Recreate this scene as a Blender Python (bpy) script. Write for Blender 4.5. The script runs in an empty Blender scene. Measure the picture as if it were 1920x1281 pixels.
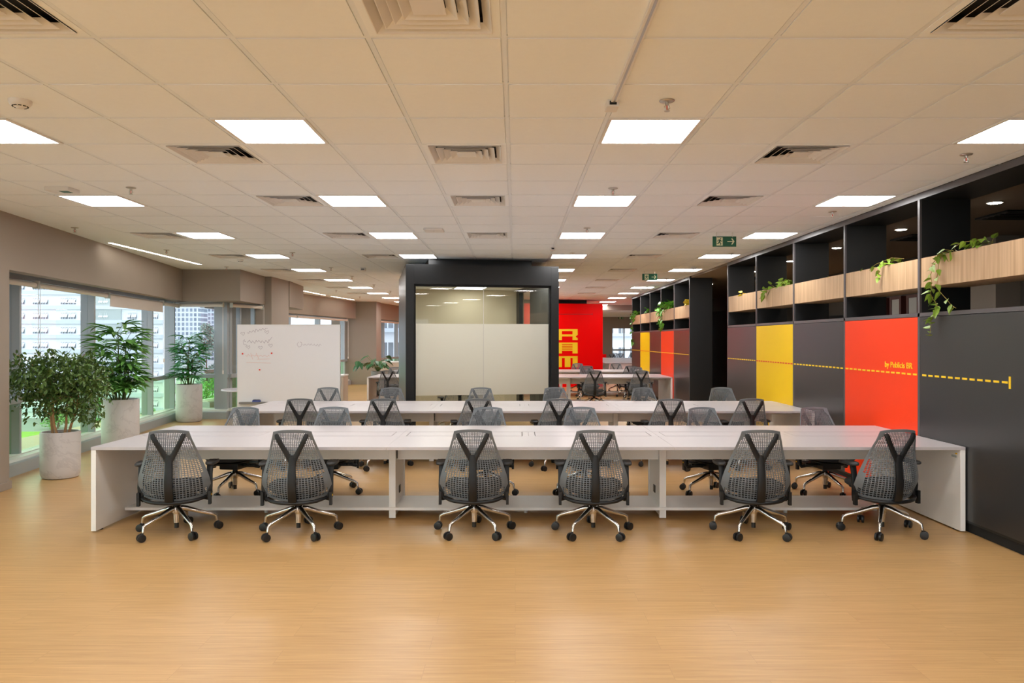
import bpy, bmesh, math, random
from mathutils import Vector, Matrix
random.seed(7)
sc = bpy.context.scene
COL = sc.collection
PI = math.pi
R = math.radians

# ------------------------------------------------------------------ camera, sky, exposure
CAMZ = 1.633
cam_d = bpy.data.cameras.new('camera')
cam = bpy.data.objects.new('camera', cam_d)
COL.objects.link(cam)
cam.location = (0, 0, CAMZ)
cam.rotation_euler = (PI / 2, 0, 0)
cam_d.sensor_width = 36.0
cam_d.lens = 36.0 * 1410 / 1920
cam_d.shift_x = -6 / 1920
cam_d.shift_y = -3.5 / 1920
cam_d.clip_start = 0.05
cam_d.clip_end = 3000
sc.camera = cam

world = bpy.data.worlds.new('overcast_sky')
sc.world = world
world.use_nodes = True
wn = world.node_tree.nodes
wn.clear()
w_out = wn.new('ShaderNodeOutputWorld')
w_bg = wn.new('ShaderNodeBackground')
w_bg.inputs['Color'].default_value = (0.86, 0.93, 1.0, 1)
w_bg.inputs['Strength'].default_value = 2.9
world.node_tree.links.new(w_bg.outputs[0], w_out.inputs[0])

LAMP = 22.5            # radiance of the ceiling panels
sc.view_settings.view_transform = 'Standard'
sc.view_settings.look = 'None'
sc.view_settings.gamma = 1.0
sc.view_settings.use_curve_mapping = False
sc.view_settings.exposure = 0.0
cy = sc.cycles
cy.max_bounces = 10
cy.diffuse_bounces = 6
cy.glossy_bounces = 5
cy.transmission_bounces = 8
cy.transparent_max_bounces = 24
cy.caustics_reflective = True
cy.blur_glossy = 0.5
cy.caustics_refractive = False
cy.sample_clamp_indirect = 6.0
cy.use_denoising = True

# ------------------------------------------------------------------ materials
def srgb(r, g, b):
    f = lambda c: (c / 12.92 if c <= 0.04045 else ((c + 0.055) / 1.055) ** 2.4)
    return (f(r / 255), f(g / 255), f(b / 255), 1)

def mat(name, col, rough=0.5, metal=0.0, spec=0.5, var=0.0, scale=8.0, bump=0.0, bscale=60.0, stretch=(1, 1, 1), coat=0.0):
    m = bpy.data.materials.new(name)
    m.use_nodes = True
    nt = m.node_tree
    p = nt.nodes['Principled BSDF']
    p.inputs['Base Color'].default_value = col
    p.inputs['Roughness'].default_value = rough
    p.inputs['Metallic'].default_value = metal
    p.inputs['Specular IOR Level'].default_value = spec
    p.inputs['Coat Weight'].default_value = coat
    tc = nt.nodes.new('ShaderNodeTexCoord')
    mp = nt.nodes.new('ShaderNodeMapping')
    mp.inputs['Scale'].default_value = stretch
    nt.links.new(tc.outputs['Object'], mp.inputs['Vector'])
    if var > 0:
        nz = nt.nodes.new('ShaderNodeTexNoise')
        nz.inputs['Scale'].default_value = scale
        nz.inputs['Detail'].default_value = 5
        nt.links.new(mp.outputs[0], nz.inputs['Vector'])
        hs = nt.nodes.new('ShaderNodeMixRGB')
        hs.inputs[1].default_value = tuple(c * (1 - var) for c in col[:3]) + (1,)
        hs.inputs[2].default_value = tuple(min(1, c * (1 + var)) for c in col[:3]) + (1,)
        nt.links.new(nz.outputs['Fac'], hs.inputs[0])
        nt.links.new(hs.outputs[0], p.inputs['Base Color'])
    if bump > 0:
        n2 = nt.nodes.new('ShaderNodeTexNoise')
        n2.inputs['Scale'].default_value = bscale
        nt.links.new(mp.outputs[0], n2.inputs['Vector'])
        bp = nt.nodes.new('ShaderNodeBump')
        bp.inputs['Strength'].default_value = bump
        bp.inputs['Distance'].default_value = 0.002
        nt.links.new(n2.outputs['Fac'], bp.inputs['Height'])
        nt.links.new(bp.outputs[0], p.inputs['Normal'])
    return m

def emis(name, col, strength):
    m = bpy.data.materials.new(name)
    m.use_nodes = True
    nt = m.node_tree
    nt.nodes.clear()
    o = nt.nodes.new('ShaderNodeOutputMaterial')
    e = nt.nodes.new('ShaderNodeEmission')
    e.inputs[0].default_value = col
    e.inputs[1].default_value = strength
    nt.links.new(e.outputs[0], o.inputs[0])
    return m

def glass(name, tint, refl=1.0):
    m = bpy.data.materials.new(name)
    m.use_nodes = True
    nt = m.node_tree
    nt.nodes.clear()
    o = nt.nodes.new('ShaderNodeOutputMaterial')
    t = nt.nodes.new('ShaderNodeBsdfTransparent')
    t.inputs[0].default_value = tint
    g = nt.nodes.new('ShaderNodeBsdfGlossy')
    g.inputs['Roughness'].default_value = 0.0
    fr = nt.nodes.new('ShaderNodeFresnel')
    fr.inputs['IOR'].default_value = 1.45
    mu = nt.nodes.new('ShaderNodeMath')
    mu.operation = 'MULTIPLY'
    mu.inputs[1].default_value = refl
    ge = nt.nodes.new('ShaderNodeNewGeometry')
    iv = nt.nodes.new('ShaderNodeMath')            # one reflection per pane: the front face only
    iv.operation = 'SUBTRACT'
    iv.inputs[0].default_value = 1.0
    nt.links.new(ge.outputs['Backfacing'], iv.inputs[1])
    m0 = nt.nodes.new('ShaderNodeMath')
    m0.operation = 'MULTIPLY'
    nt.links.new(fr.outputs[0], m0.inputs[0])
    nt.links.new(iv.outputs[0], m0.inputs[1])
    nt.links.new(m0.outputs[0], mu.inputs[0])
    mx = nt.nodes.new('ShaderNodeMixShader')
    nt.links.new(mu.outputs[0], mx.inputs[0])
    nt.links.new(t.outputs[0], mx.inputs[1])
    nt.links.new(g.outputs[0], mx.inputs[2])
    nt.links.new(mx.outputs[0], o.inputs[0])
    return m

def frosted(name):
    m = bpy.data.materials.new(name)
    m.use_nodes = True
    nt = m.node_tree
    nt.nodes.clear()
    o = nt.nodes.new('ShaderNodeOutputMaterial')
    tr = nt.nodes.new('ShaderNodeBsdfTranslucent')
    tr.inputs[0].default_value = (1.0, 0.99, 0.93, 1)
    rf = nt.nodes.new('ShaderNodeBsdfRefraction')
    rf.inputs['Color'].default_value = (1.0, 0.99, 0.93, 1)
    rf.inputs['Roughness'].default_value = 0.55
    rf.inputs['IOR'].default_value = 1.25
    df = nt.nodes.new('ShaderNodeBsdfDiffuse')
    df.inputs[0].default_value = (0.8, 0.78, 0.69, 1)
    gl = nt.nodes.new('ShaderNodeBsdfGlossy')
    gl.inputs['Roughness'].default_value = 0.28
    m1 = nt.nodes.new('ShaderNodeMixShader')
    m1.inputs[0].default_value = 0.35
    m2 = nt.nodes.new('ShaderNodeMixShader')
    m2.inputs[0].default_value = 0.16
    m3 = nt.nodes.new('ShaderNodeMixShader')
    m3.inputs[0].default_value = 0.05
    L = nt.links.new
    L(tr.outputs[0], m1.inputs[1]); L(rf.outputs[0], m1.inputs[2])
    L(m1.outputs[0], m2.inputs[1]); L(df.outputs[0], m2.inputs[2])
    L(m2.outputs[0], m3.inputs[1]); L(gl.outputs[0], m3.inputs[2])
    L(m3.outputs[0], o.inputs[0])
    return m

def wood_floor():
    m = bpy.data.materials.new('oak_plank_floor')
    m.use_nodes = True
    nt = m.node_tree
    p = nt.nodes['Principled BSDF']
    N = nt.nodes.new
    L = nt.links.new
    tc = N('ShaderNodeTexCoord')
    br = N('ShaderNodeTexBrick')
    br.inputs['Scale'].default_value = 1.0
    br.inputs['Brick Width'].default_value = 1.22
    br.inputs['Row Height'].default_value = 0.18
    br.inputs['Mortar Size'].default_value = 0.0009
    br.inputs['Mortar Smooth'].default_value = 0.2
    br.offset = 0.37
    br.inputs['Color1'].default_value = (0, 0, 0, 1)
    br.inputs['Color2'].default_value = (1, 1, 1, 1)
    br.inputs['Mortar'].default_value = (0.5, 0.5, 0.5, 1)
    L(tc.outputs['Object'], br.inputs['Vector'])
    mp = N('ShaderNodeMapping')
    mp.inputs['Scale'].default_value = (1.1, 26, 1)
    L(tc.outputs['Object'], mp.inputs['Vector'])
    av = N('ShaderNodeVectorMath')
    av.operation = 'ADD'
    L(mp.outputs[0], av.inputs[0])
    sv = N('ShaderNodeVectorMath')
    sv.operation = 'SCALE'
    sv.inputs['Scale'].default_value = 37.0
    L(br.outputs['Color'], sv.inputs[0])
    L(sv.outputs[0], av.inputs[1])
    nz = N('ShaderNodeTexNoise')
    nz.inputs['Scale'].default_value = 2.2
    nz.inputs['Detail'].default_value = 9
    nz.inputs['Roughness'].default_value = 0.62
    nz.inputs['Distortion'].default_value = 0.6
    L(av.outputs[0], nz.inputs['Vector'])
    rp = N('ShaderNodeValToRGB')
    rp.color_ramp.elements[0].position = 0.28
    rp.color_ramp.elements[0].color = (0.435, 0.25, 0.094, 1)
    rp.color_ramp.elements[1].position = 0.72
    rp.color_ramp.elements[1].color = (0.59, 0.365, 0.150, 1)
    L(nz.outputs['Fac'], rp.inputs[0])
    # plank to plank tone
    hv = N('ShaderNodeHueSaturation')
    L(rp.outputs[0], hv.inputs['Color'])
    ma = N('ShaderNodeMapRange')
    ma.inputs['To Min'].default_value = 0.965
    ma.inputs['To Max'].default_value = 1.03
    L(br.outputs['Color'], ma.inputs['Value'])
    L(ma.outputs[0], hv.inputs['Value'])
    mj = N('ShaderNodeMixRGB')
    mj.inputs[2].default_value = (0.20, 0.11, 0.05, 1)
    mf = N('ShaderNodeMath')
    mf.operation = 'MULTIPLY'
    mf.inputs[1].default_value = 0.4
    L(br.outputs['Fac'], mf.inputs[0])
    L(mf.outputs[0], mj.inputs[0])
    L(hv.outputs[0], mj.inputs[1])
    L(mj.outputs[0], p.inputs['Base Color'])
    p.inputs['Roughness'].default_value = 0.34
    p.inputs['Specular IOR Level'].default_value = 0.45
    bp = N('ShaderNodeBump')
    bp.inputs['Strength'].default_value = 0.06
    bp.inputs['Distance'].default_value = 0.002
    L(nz.outputs['Fac'], bp.inputs['Height'])
    L(bp.outputs[0], p.inputs['Normal'])
    return m

def wood_veneer():
    m = bpy.data.materials.new('light_oak_veneer')
    m.use_nodes = True
    nt = m.node_tree
    p = nt.nodes['Principled BSDF']
    tc = nt.nodes.new('ShaderNodeTexCoord')
    mp = nt.nodes.new('ShaderNodeMapping')
    mp.inputs['Scale'].default_value = (20, 20, 0.8)
    nz = nt.nodes.new('ShaderNodeTexNoise')
    nz.inputs['Scale'].default_value = 1.6
    nz.inputs['Detail'].default_value = 8
    rp = nt.nodes.new('ShaderNodeValToRGB')
    rp.color_ramp.elements[0].position = 0.3
    rp.color_ramp.elements[0].color = (0.46, 0.29, 0.155, 1)
    rp.color_ramp.elements[1].position = 0.7
    rp.color_ramp.elements[1].color = (0.66, 0.45, 0.26, 1)
    L = nt.links.new
    L(tc.outputs['Object'], mp.inputs[0]); L(mp.outputs[0], nz.inputs['Vector'])
    L(nz.outputs['Fac'], rp.inputs[0]); L(rp.outputs[0], p.inputs['Base Color'])
    p.inputs['Roughness'].default_value = 0.5
    return m

def marble():
    m = bpy.data.materials.new('white_marble')
    m.use_nodes = True
    nt = m.node_tree
    p = nt.nodes['Principled BSDF']
    tc = nt.nodes.new('ShaderNodeTexCoord')
    mp = nt.nodes.new('ShaderNodeMapping')
    mp.inputs['Rotation'].default_value = (0.5, 0.3, 0.2)
    nz = nt.nodes.new('ShaderNodeTexNoise')
    nz.inputs['Scale'].default_value = 1.1
    nz.inputs['Detail'].default_value = 7
    nz.inputs['Roughness'].default_value = 0.6
    nz.inputs['Distortion'].default_value = 1.6
    su = nt.nodes.new('ShaderNodeMath'); su.operation = 'SUBTRACT'; su.inputs[1].default_value = 0.5
    ab = nt.nodes.new('ShaderNodeMath'); ab.operation = 'ABSOLUTE'
    rp = nt.nodes.new('ShaderNodeValToRGB')
    rp.color_ramp.elements[0].position = 0.0
    rp.color_ramp.elements[0].color = (0.48, 0.455, 0.445, 1)
    rp.color_ramp.elements[1].position = 0.022
    rp.color_ramp.elements[1].color = (0.56, 0.535, 0.52, 1)
    L = nt.links.new
    L(tc.outputs['Object'], mp.inputs[0]); L(mp.outputs[0], nz.inputs['Vector'])
    L(nz.outputs['Fac'], su.inputs[0]); L(su.outputs[0], ab.inputs[0])
    L(ab.outputs[0], rp.inputs[0]); L(rp.outputs[0], p.inputs['Base Color'])
    p.inputs['Roughness'].default_value = 0.35
    return m

def tower_facade():
    m = bpy.data.materials.new('tower_window_grid')
    m.use_nodes = True
    nt = m.node_tree
    p = nt.nodes['Principled BSDF']
    tc = nt.nodes.new('ShaderNodeTexCoord')
    mp = nt.nodes.new('ShaderNodeMapping')
    mp.inputs['Rotation'].default_value = (R(90), 0, 0)
    br = nt.nodes.new('ShaderNodeTexBrick')
    br.offset = 0
    br.inputs['Scale'].default_value = 1
    br.inputs['Brick Width'].default_value = 2.6
    br.inputs['Row Height'].default_value = 3.0
    br.inputs['Mortar Size'].default_value = 0.5
    br.inputs['Color1'].default_value = srgb(96, 108, 124)
    br.inputs['Color2'].default_value = srgb(130, 142, 156)
    br.inputs['Mortar'].default_value = srgb(190, 195, 202)
    L = nt.links.new
    L(tc.outputs['Object'], mp.inputs[0]); L(mp.outputs[0], br.inputs['Vector'])
    L(br.outputs['Color'], p.inputs['Base Color'])
    p.inputs['Roughness'].default_value = 0.8
    return m

M = {}
M['floor'] = wood_floor()
M['tile'] = mat('mineral_ceiling_tile', (0.905, 0.95, 0.985, 1), 0.9, spec=0.2, var=0.02, scale=30, bump=0.05, bscale=300)
M['plaster'] = mat('ceiling_plaster', (0.89, 0.935, 0.97, 1), 0.9, spec=0.2, var=0.015, scale=5)
M['tbar'] = mat('ceiling_grid_metal', (0.84, 0.895, 0.945, 1), 0.5, var=0.02)
M['wall'] = mat('taupe_wall_paint', srgb(154, 142, 130), 0.75, spec=0.3, var=0.02, scale=3)
M['wall_dark'] = mat('charcoal_wall_paint', srgb(92, 86, 80), 0.8, spec=0.2, var=0.03, scale=3)
M['wall_light'] = mat('beige_wall_paint', srgb(199, 188, 164), 0.8, spec=0.2, var=0.015, scale=3)
M['corridor'] = mat('corridor_ceiling_paint', srgb(150, 136, 122), 0.85, spec=0.2, var=0.02)
M['winframe'] = mat('grey_aluminium_frame', srgb(166, 173, 177), 0.36, metal=0.1, var=0.02)
M['sill'] = mat('pale_sill_paint', srgb(214, 217, 210), 0.4, var=0.02)
M['glass'] = glass('clear_window_glass', (0.95, 0.97, 0.98, 1))
M['glass_green'] = glass('green_tinted_glass', (0.80, 0.95, 0.76, 1))
M['glass_room'] = glass('clear_partition_glass', (0.93, 0.95, 0.91, 1), 1.6)
M['frost'] = frosted('frosted_partition_glass')
M['blind'] = mat('cream_blind_fabric', srgb(238, 230, 220), 0.8, var=0.015)
M['lamp'] = emis('lit_diffuser', (1.0, 0.985, 0.97, 1), LAMP)
M['box_side'] = mat('polished_black_panel', (0.012, 0.0125, 0.013, 1), 0.32, spec=0.9, var=0.06)
M['lamp_room'] = emis('lit_room_diffuser', (1.0, 0.985, 0.97, 1), 10.0)
M['strip'] = emis('lit_strip_diffuser', (1.0, 0.93, 0.82, 1), 14.0)
M['downlight'] = emis('lit_downlight', (1.0, 0.88, 0.7, 1), 90.0)
M['white_metal'] = mat('white_painted_metal', (0.78, 0.76, 0.73, 1), 0.4, var=0.01)
M['duct'] = mat('dark_duct', (0.012, 0.012, 0.012, 1), 0.8, var=0.2)
M['desk'] = mat('white_laminate', (0.515, 0.478, 0.49, 1), 0.33, var=0.012, scale=4)
M['desk_side'] = mat('white_laminate_panel', (0.88, 0.87, 0.85, 1), 0.45, var=0.015, scale=4)
M['mesh_grey'] = mat('grey_elastomer', (0.15, 0.168, 0.185, 1), 0.45, var=0.04)
M['black_plastic'] = mat('black_plastic', (0.008, 0.0085, 0.0095, 1), 0.42, spec=0.4, var=0.1)
M['arm_plastic'] = mat('charcoal_plastic', (0.03, 0.031, 0.033, 1), 0.5, var=0.1)
M['seat_fabric'] = mat('charcoal_seat_fabric', (0.035, 0.036, 0.039, 1), 0.85, var=0.25, scale=120, bump=0.3, bscale=500)
M['chrome'] = mat('polished_aluminium', (0.72, 0.70, 0.68, 1), 0.16, metal=1.0, var=0.02)
M['caster'] = mat('black_caster_rubber', (0.012, 0.012, 0.013, 1), 0.38, var=0.1)
M['yellow_dot'] = mat('yellow_tag', srgb(238, 190, 20), 0.5, var=0.02)
M['shelf_black'] = mat('matt_black_laminate', (0.012, 0.0125, 0.0135, 1), 0.45, var=0.1)
M['shelf_edge'] = mat('dark_grey_edge_band', srgb(86, 82, 84), 0.4, var=0.03)
M['door_grey'] = mat('graphite_laminate', (0.028, 0.0285, 0.030, 1), 0.30, spec=0.62, var=0.03, scale=2)
M['door_yellow'] = mat('yellow_laminate', srgb(248, 204, 4), 0.42, spec=0.25, var=0.01)
M['door_orange'] = mat('orange_red_laminate', srgb(255, 66, 16), 0.42, spec=0.25, var=0.01)
M['paint_yellow'] = mat('yellow_vinyl', srgb(250, 208, 20), 0.5, var=0.01)
M['paint_red'] = mat('red_vinyl', srgb(226, 60, 30), 0.5, var=0.01)
M['veneer'] = wood_veneer()
M['box_black'] = mat('satin_black_panel', (0.010, 0.0105, 0.011, 1), 0.42, spec=0.35, var=0.06)
M['red'] = mat('red_wall_paint', srgb(240, 0, 0), 0.5, spec=0.1, var=0.01)
M['sign_green'] = mat('sign_green', srgb(14, 92, 62), 0.45, var=0.02)
M['sign_pale'] = mat('sign_photoluminescent_cream', srgb(232, 232, 190), 0.6, var=0.01)
M['board'] = mat('whiteboard_enamel', (0.86, 0.84, 0.85, 1), 0.25, var=0.008)
M['ink'] = mat('marker_ink_grey', srgb(178, 166, 176), 0.7, var=0.05)
M['ink_red'] = mat('marker_ink_pink', srgb(228, 190, 182), 0.7, var=0.05)
M['magnet'] = mat('red_magnet', srgb(222, 60, 46), 0.4, var=0.02)
M['blue'] = mat('blue_felt', srgb(72, 86, 150), 0.8, var=0.1)
M['marble'] = marble()
M['soil'] = mat('dark_soil', (0.035, 0.021, 0.013, 1), 0.95, var=0.5, scale=60, bump=0.8, bscale=90)
M['bark'] = mat('tan_bark', srgb(186, 146, 104), 0.85, var=0.25, scale=30, bump=0.3)
M['leaf_ficus'] = mat('ficus_leaf', srgb(90, 120, 60), 0.36, var=0.55, scale=9)
M['leaf_palm'] = mat('palm_leaf', srgb(104, 158, 74), 0.45, var=0.5, scale=7)
M['leaf_palm_dark'] = mat('dark_palm_leaf', srgb(66, 140, 70), 0.42, var=0.5, scale=7)
M['leaf_pothos'] = mat('pothos_leaf', srgb(128, 158, 52), 0.45, var=0.45, scale=12)
M['leaf_bright'] = mat('bright_trailing_leaf', srgb(96, 158, 44), 0.45, var=0.4, scale=12)
M['leaf_yellow'] = mat('yellow_green_leaf', srgb(222, 196, 50), 0.45, var=0.25, scale=12)
M['leaf_monstera'] = mat('monstera_leaf', srgb(46, 98, 52), 0.4, var=0.4, scale=8)
M['stem'] = mat('green_brown_stem', srgb(150, 128, 60), 0.7, var=0.2)
M['pot_grey'] = mat('grey_pot', srgb(132, 128, 124), 0.6, var=0.04)
M['cane'] = mat('palm_cane', srgb(96, 110, 56), 0.7, var=0.3, scale=20)
M['beige'] = mat('beige_laminate', srgb(206, 188, 170), 0.5, var=0.03)
M['brown_frame'] = mat('dark_red_wood', srgb(92, 46, 40), 0.5, var=0.2)
M['pale_pane'] = mat('pale_paper', srgb(196, 194, 188), 0.4, var=0.02)
M['alarm'] = mat('alarm_red', srgb(210, 30, 30), 0.4, var=0.02)
M['steel'] = mat('galvanised_metal', (0.55, 0.53, 0.5, 1), 0.35, metal=0.9, var=0.05)
M['ext_white'] = mat('white_render', srgb(230, 234, 240), 0.9, var=0.02, scale=0.3)
M['ext_band'] = mat('pale_blue_grey_ledge', srgb(200, 209, 222), 0.9, var=0.02)
M['ext_grey'] = mat('pale_grey_render', srgb(176, 186, 186), 0.9, var=0.02)
M['ext_window'] = mat('grey_window_glass', srgb(120, 126, 134), 0.35, var=0.35, scale=0.7)
M['tower'] = tower_facade()
M['street'] = mat('grey_asphalt', srgb(150, 152, 150), 0.9, var=0.08, scale=0.2)
M['grass'] = mat('bright_grass', srgb(138, 176, 66), 0.95, var=0.35, scale=0.6)
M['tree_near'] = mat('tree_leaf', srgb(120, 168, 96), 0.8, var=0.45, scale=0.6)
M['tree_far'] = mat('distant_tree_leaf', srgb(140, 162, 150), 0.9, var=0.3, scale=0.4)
M['tree_bark'] = mat('tree_bark', srgb(98, 86, 74), 0.9, var=0.3)

# ------------------------------------------------------------------ helpers
def world_loc(o):
    v = Vector((0, 0, 0))
    while o is not None:
        v += o.location
        o = o.parent
    return v

class MB:
    """collects shapes, then builds them as ONE mesh object"""
    def __init__(s):
        s.v = []
        s.f = []
        s.mi = []
    def add(s, vs, fs):
        b = len(s.v)
        s.v += [tuple(p) for p in vs]
        s.f += [tuple(b + i for i in f) for f in fs]
        return s
    def box(s, x0, x1, y0, y1, z0, z1):
        return s.add([(x0, y0, z0), (x1, y0, z0), (x1, y1, z0), (x0, y1, z0), (x0, y0, z1), (x1, y0, z1), (x1, y1, z1), (x0, y1, z1)],
                     [(0, 3, 2, 1), (4, 5, 6, 7), (0, 1, 5, 4), (1, 2, 6, 5), (2, 3, 7, 6), (3, 0, 4, 7)])
    def prism(s, poly, z0, z1):
        """vertical prism over a counter-clockwise plan polygon"""
        n = len(poly)
        vs = [(x, y, z0) for x, y in poly] + [(x, y, z1) for x, y in poly]
        fs = [tuple(reversed(range(n))), tuple(range(n, 2 * n))]
        fs += [(i, (i + 1) % n, n + (i + 1) % n, n + i) for i in range(n)]
        return s.add(vs, fs)
    def along(s, p0, p1, prof):
        """profile [(offset to the right of p0>p1, z)] swept along a plan line"""
        d = (Vector(p1) - Vector(p0)).normalized()
        nx, ny = d.y, -d.x
        n = len(prof)
        vs = [(p[0] + nx * o, p[1] + ny * o, z) for p in (p0, p1) for o, z in prof]
        fs = [tuple(range(n)), tuple(reversed(range(n, 2 * n)))]
        fs += [((i + 1) % n, i, n + i, n + (i + 1) % n) for i in range(n)]
        return s.add(vs, fs)
    def slab(s, p0, p1, o0, o1, z0, z1):
        return s.along(p0, p1, [(o0, z0), (o1, z0), (o1, z1), (o0, z1)])
    def tube(s, pts, rad, n=8, cap=True, flat=None):
        """flat=(kx, up) would squash; radii may be a number or a list"""
        pts = [Vector(p) for p in pts]
        if not hasattr(rad, '__len__'):
            rad = [rad] * len(pts)
        b = len(s.v)
        side = None
        for i, p in enumerate(pts):
            t = (pts[min(i + 1, len(pts) - 1)] - pts[max(i - 1, 0)])
            t = t.normalized() if t.length > 1e-9 else Vector((0, 0, 1))
            if side is None:
                ref = Vector((0, 0, 1)) if abs(t.z) < 0.9 else Vector((1, 0, 0))
                side = t.cross(ref).normalized()
            else:
                side = (side - t * side.dot(t))
                side = side.normalized() if side.length > 1e-6 else t.orthogonal().normalized()
            up = side.cross(t)
            r = rad[i]
            for k in range(n):
                a = 2 * PI * k / n
                s.v.append(tuple(p + side * (math.cos(a) * r) + up * (math.sin(a) * r)))
        for i in range(len(pts) - 1):
            for k in range(n):
                k2 = (k + 1) % n
                s.f.append((b + i * n + k, b + (i + 1) * n + k, b + (i + 1) * n + k2, b + i * n + k2))
        if cap:
            s.f.append(tuple(b + k for k in range(n)))
            e = b + (len(pts) - 1) * n
            s.f.append(tuple(e + k for k in reversed(range(n))))
        return s
    def lathe(s, prof, n=32, c=(0, 0, 0)):
        """prof [(r, z)] turned about the vertical through c; r=0 ends close"""
        b = len(s.v)
        for r, z in prof:
            for k in range(n):
                a = 2 * PI * k / n
                s.v.append((c[0] + r * math.cos(a), c[1] + r * math.sin(a), c[2] + z))
        for i in range(len(prof) - 1):
            for k in range(n):
                k2 = (k + 1) % n
                s.f.append((b + i * n + k, b + i * n + k2, b + (i + 1) * n + k2, b + (i + 1) * n + k))
        s.f.append(tuple(b + k for k in reversed(range(n))))
        e = b + (len(prof) - 1) * n
        s.f.append(tuple(e + k for k in range(n)))
        return s
    def grid(s, fn, nu, nv):
        b = len(s.v)
        for j in range(nv + 1):
            for i in range(nu + 1):
                s.v.append(tuple(fn(i / nu, j / nv)))
        for j in range(nv):
            for i in range(nu):
                a = b + j * (nu + 1) + i
                s.f.append((a, a + 1, a + nu + 2, a + nu + 1))
        return s
    def build(s, name, m, parent=None, bevel=0.0, smooth=None, solid=0.0, seg=2, merge=False):
        off = world_loc(parent) if parent else Vector((0, 0, 0))
        me = bpy.data.meshes.new(name)
        me.from_pydata([tuple(Vector(p) - off) for p in s.v], [], s.f)
        if bevel or solid or merge:
            bm = bmesh.new()
            bm.from_mesh(me)
            if merge:
                bmesh.ops.remove_doubles(bm, verts=bm.verts, dist=1e-5)
            if solid:
                bmesh.ops.solidify(bm, geom=bm.faces[:], thickness=solid)
            if bevel:
                bmesh.ops.bevel(bm, geom=[e for e in bm.edges if len(e.link_faces) == 2 and e.calc_face_angle(0) > 0.5],
                                offset=bevel, segments=seg, profile=0.6, affect='EDGES', clamp_overlap=True)
            bmesh.ops.recalc_face_normals(bm, faces=bm.faces[:])
            bm.to_mesh(me)
            bm.free()
        if smooth is not None:
            me.polygons.foreach_set('use_smooth', [True] * len(me.polygons))
            me.set_sharp_from_angle(angle=R(smooth))
        me.materials.append(m)
        me.update()
        o = bpy.data.objects.new(name, me)
        COL.objects.link(o)
        if parent:
            o.parent = parent
        return o

def tag(o, label, cat, group=None):
    o['label'] = label
    o['category'] = cat
    if group:
        o['group'] = group
    return o

def thing(name, label, cat, loc=(0, 0, 0), group=None):
    o = bpy.data.objects.new(name, None)
    o.empty_display_size = 0.1
    COL.objects.link(o)
    o.location = loc
    return tag(o, label, cat, group)

def struct(o):
    o['kind'] = 'structure'
    return o

def struct_root(name, loc=(0, 0, 0)):
    o = bpy.data.objects.new(name, None)
    o.empty_display_size = 0.1
    COL.objects.link(o)
    o.location = loc
    return struct(o)

KIDS = {}
def seal(root):
    """remember the parts of a prototype before it is copied"""
    KIDS[root.name] = [(c, list(c.children)) for c in root.children]
    return root

def dup(proto, loc, rz=0.0, label=None, group=None, skip=()):
    r = proto.copy()
    COL.objects.link(r)
    r.location = loc
    r.rotation_euler = (0, 0, rz)
    if label:
        r['label'] = label
    if group:
        r['group'] = group
    for ch, subs in KIDS[proto.name]:
        c = ch.copy()
        COL.objects.link(c)
        c.parent = r
        for g in subs:
            d = g.copy()
            COL.objects.link(d)
            d.parent = c
    return r

def interp(tab, x):
    if x <= tab[0][0]:
        return tab[0][1]
    for (a, va), (b, vb) in zip(tab, tab[1:]):
        if x <= b:
            t = (x - a) / (b - a)
            return va + (vb - va) * t
    return tab[-1][1]

ORD = ['first', 'second', 'third', 'fourth', 'fifth', 'sixth', 'seventh', 'eighth', 'ninth', 'tenth', 'eleventh', 'twelfth',
       'thirteenth', 'fourteenth', 'fifteenth', 'sixteenth', 'seventeenth', 'eighteenth', 'nineteenth', 'twentieth']
# ================================================================== THE SETTING
CEIL = 3.02
WX = 3.82                      # face of the storage wall
GX0, GY0, CELL = -0.0515, 3.45, 0.625
def gx(i): return GX0 + CELL * i
def gy(j): return GY0 + CELL * j
LIGHT_COLS = [-7, -3, 1, 5]
LIGHT_ROWS = list(range(-14, 66, 4))         # j index, row at Y = 4.70 is j = 2
VENTS = []                                    # (i, j)
for j in (-1, 3, 6, 10, 14, 18, 22, 26, 30):
    for i in ((-4, -1, 3) if j < 10 else (-8, -4, -1, 3)):
        VENTS.append((i, j))
# meeting room plan (turned 10.7 degrees)
RA = R(10.7)
RF = Vector((math.cos(RA), math.sin(RA)))
RS = Vector((-math.sin(RA), math.cos(RA)))
R0 = Vector((-1.803, 12.40))
RW, RD, RTOP = 2.597, 3.46, 2.873
def rp(a, b):
    p = R0 + RF * a + RS * b
    return (p.x, p.y)
# red room plan
Q1 = Vector((3.04, 26.1))
QW, QD = 3.5, 4.2
def qp(a, b):
    p = Q1 + RF * (a - QW) + RS * b
    return (p.x, p.y)
def in_plan(x, y, f, w, d, m=0.0):
    o = Vector(f(0, 0))
    v = Vector((x, y)) - o
    a, b = v.dot(RF), v.dot(RS)
    return -m < a < w + m and -m < b < d + m

light_cells = []
for j in LIGHT_ROWS:
    for i in LIGHT_COLS:
        ii = -6 if (i == -7 and j == 2) else i
        x, y = gx(ii) + CELL / 2, gy(j) + CELL / 2
        if in_plan(x, y, lambda a, b: rp(a + 0.4, b + 0.38), 1.8, 2.6, 0.02 if j == 14 else 0.42):
            continue
        if in_plan(x, y, qp, QW, QD, 0.3):
            continue
        if j > 40 and ii == -7:
            continue
        light_cells.append((ii, j))
VENTS = [(i, j) for i, j in VENTS if not (in_plan(gx(i) + CELL / 2, gy(j) + CELL / 2, rp, RW, RD, 0.3) or in_plan(gx(i) + CELL / 2, gy(j) + CELL / 2, qp, QW, QD, 0.3))]
taken = set(light_cells) | set(VENTS)

# ---- floor
fl = struct(MB().box(-8.2, 12.2, -6.6, 47.2, -0.2, 0.0).build('floor', M['floor']))

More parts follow.
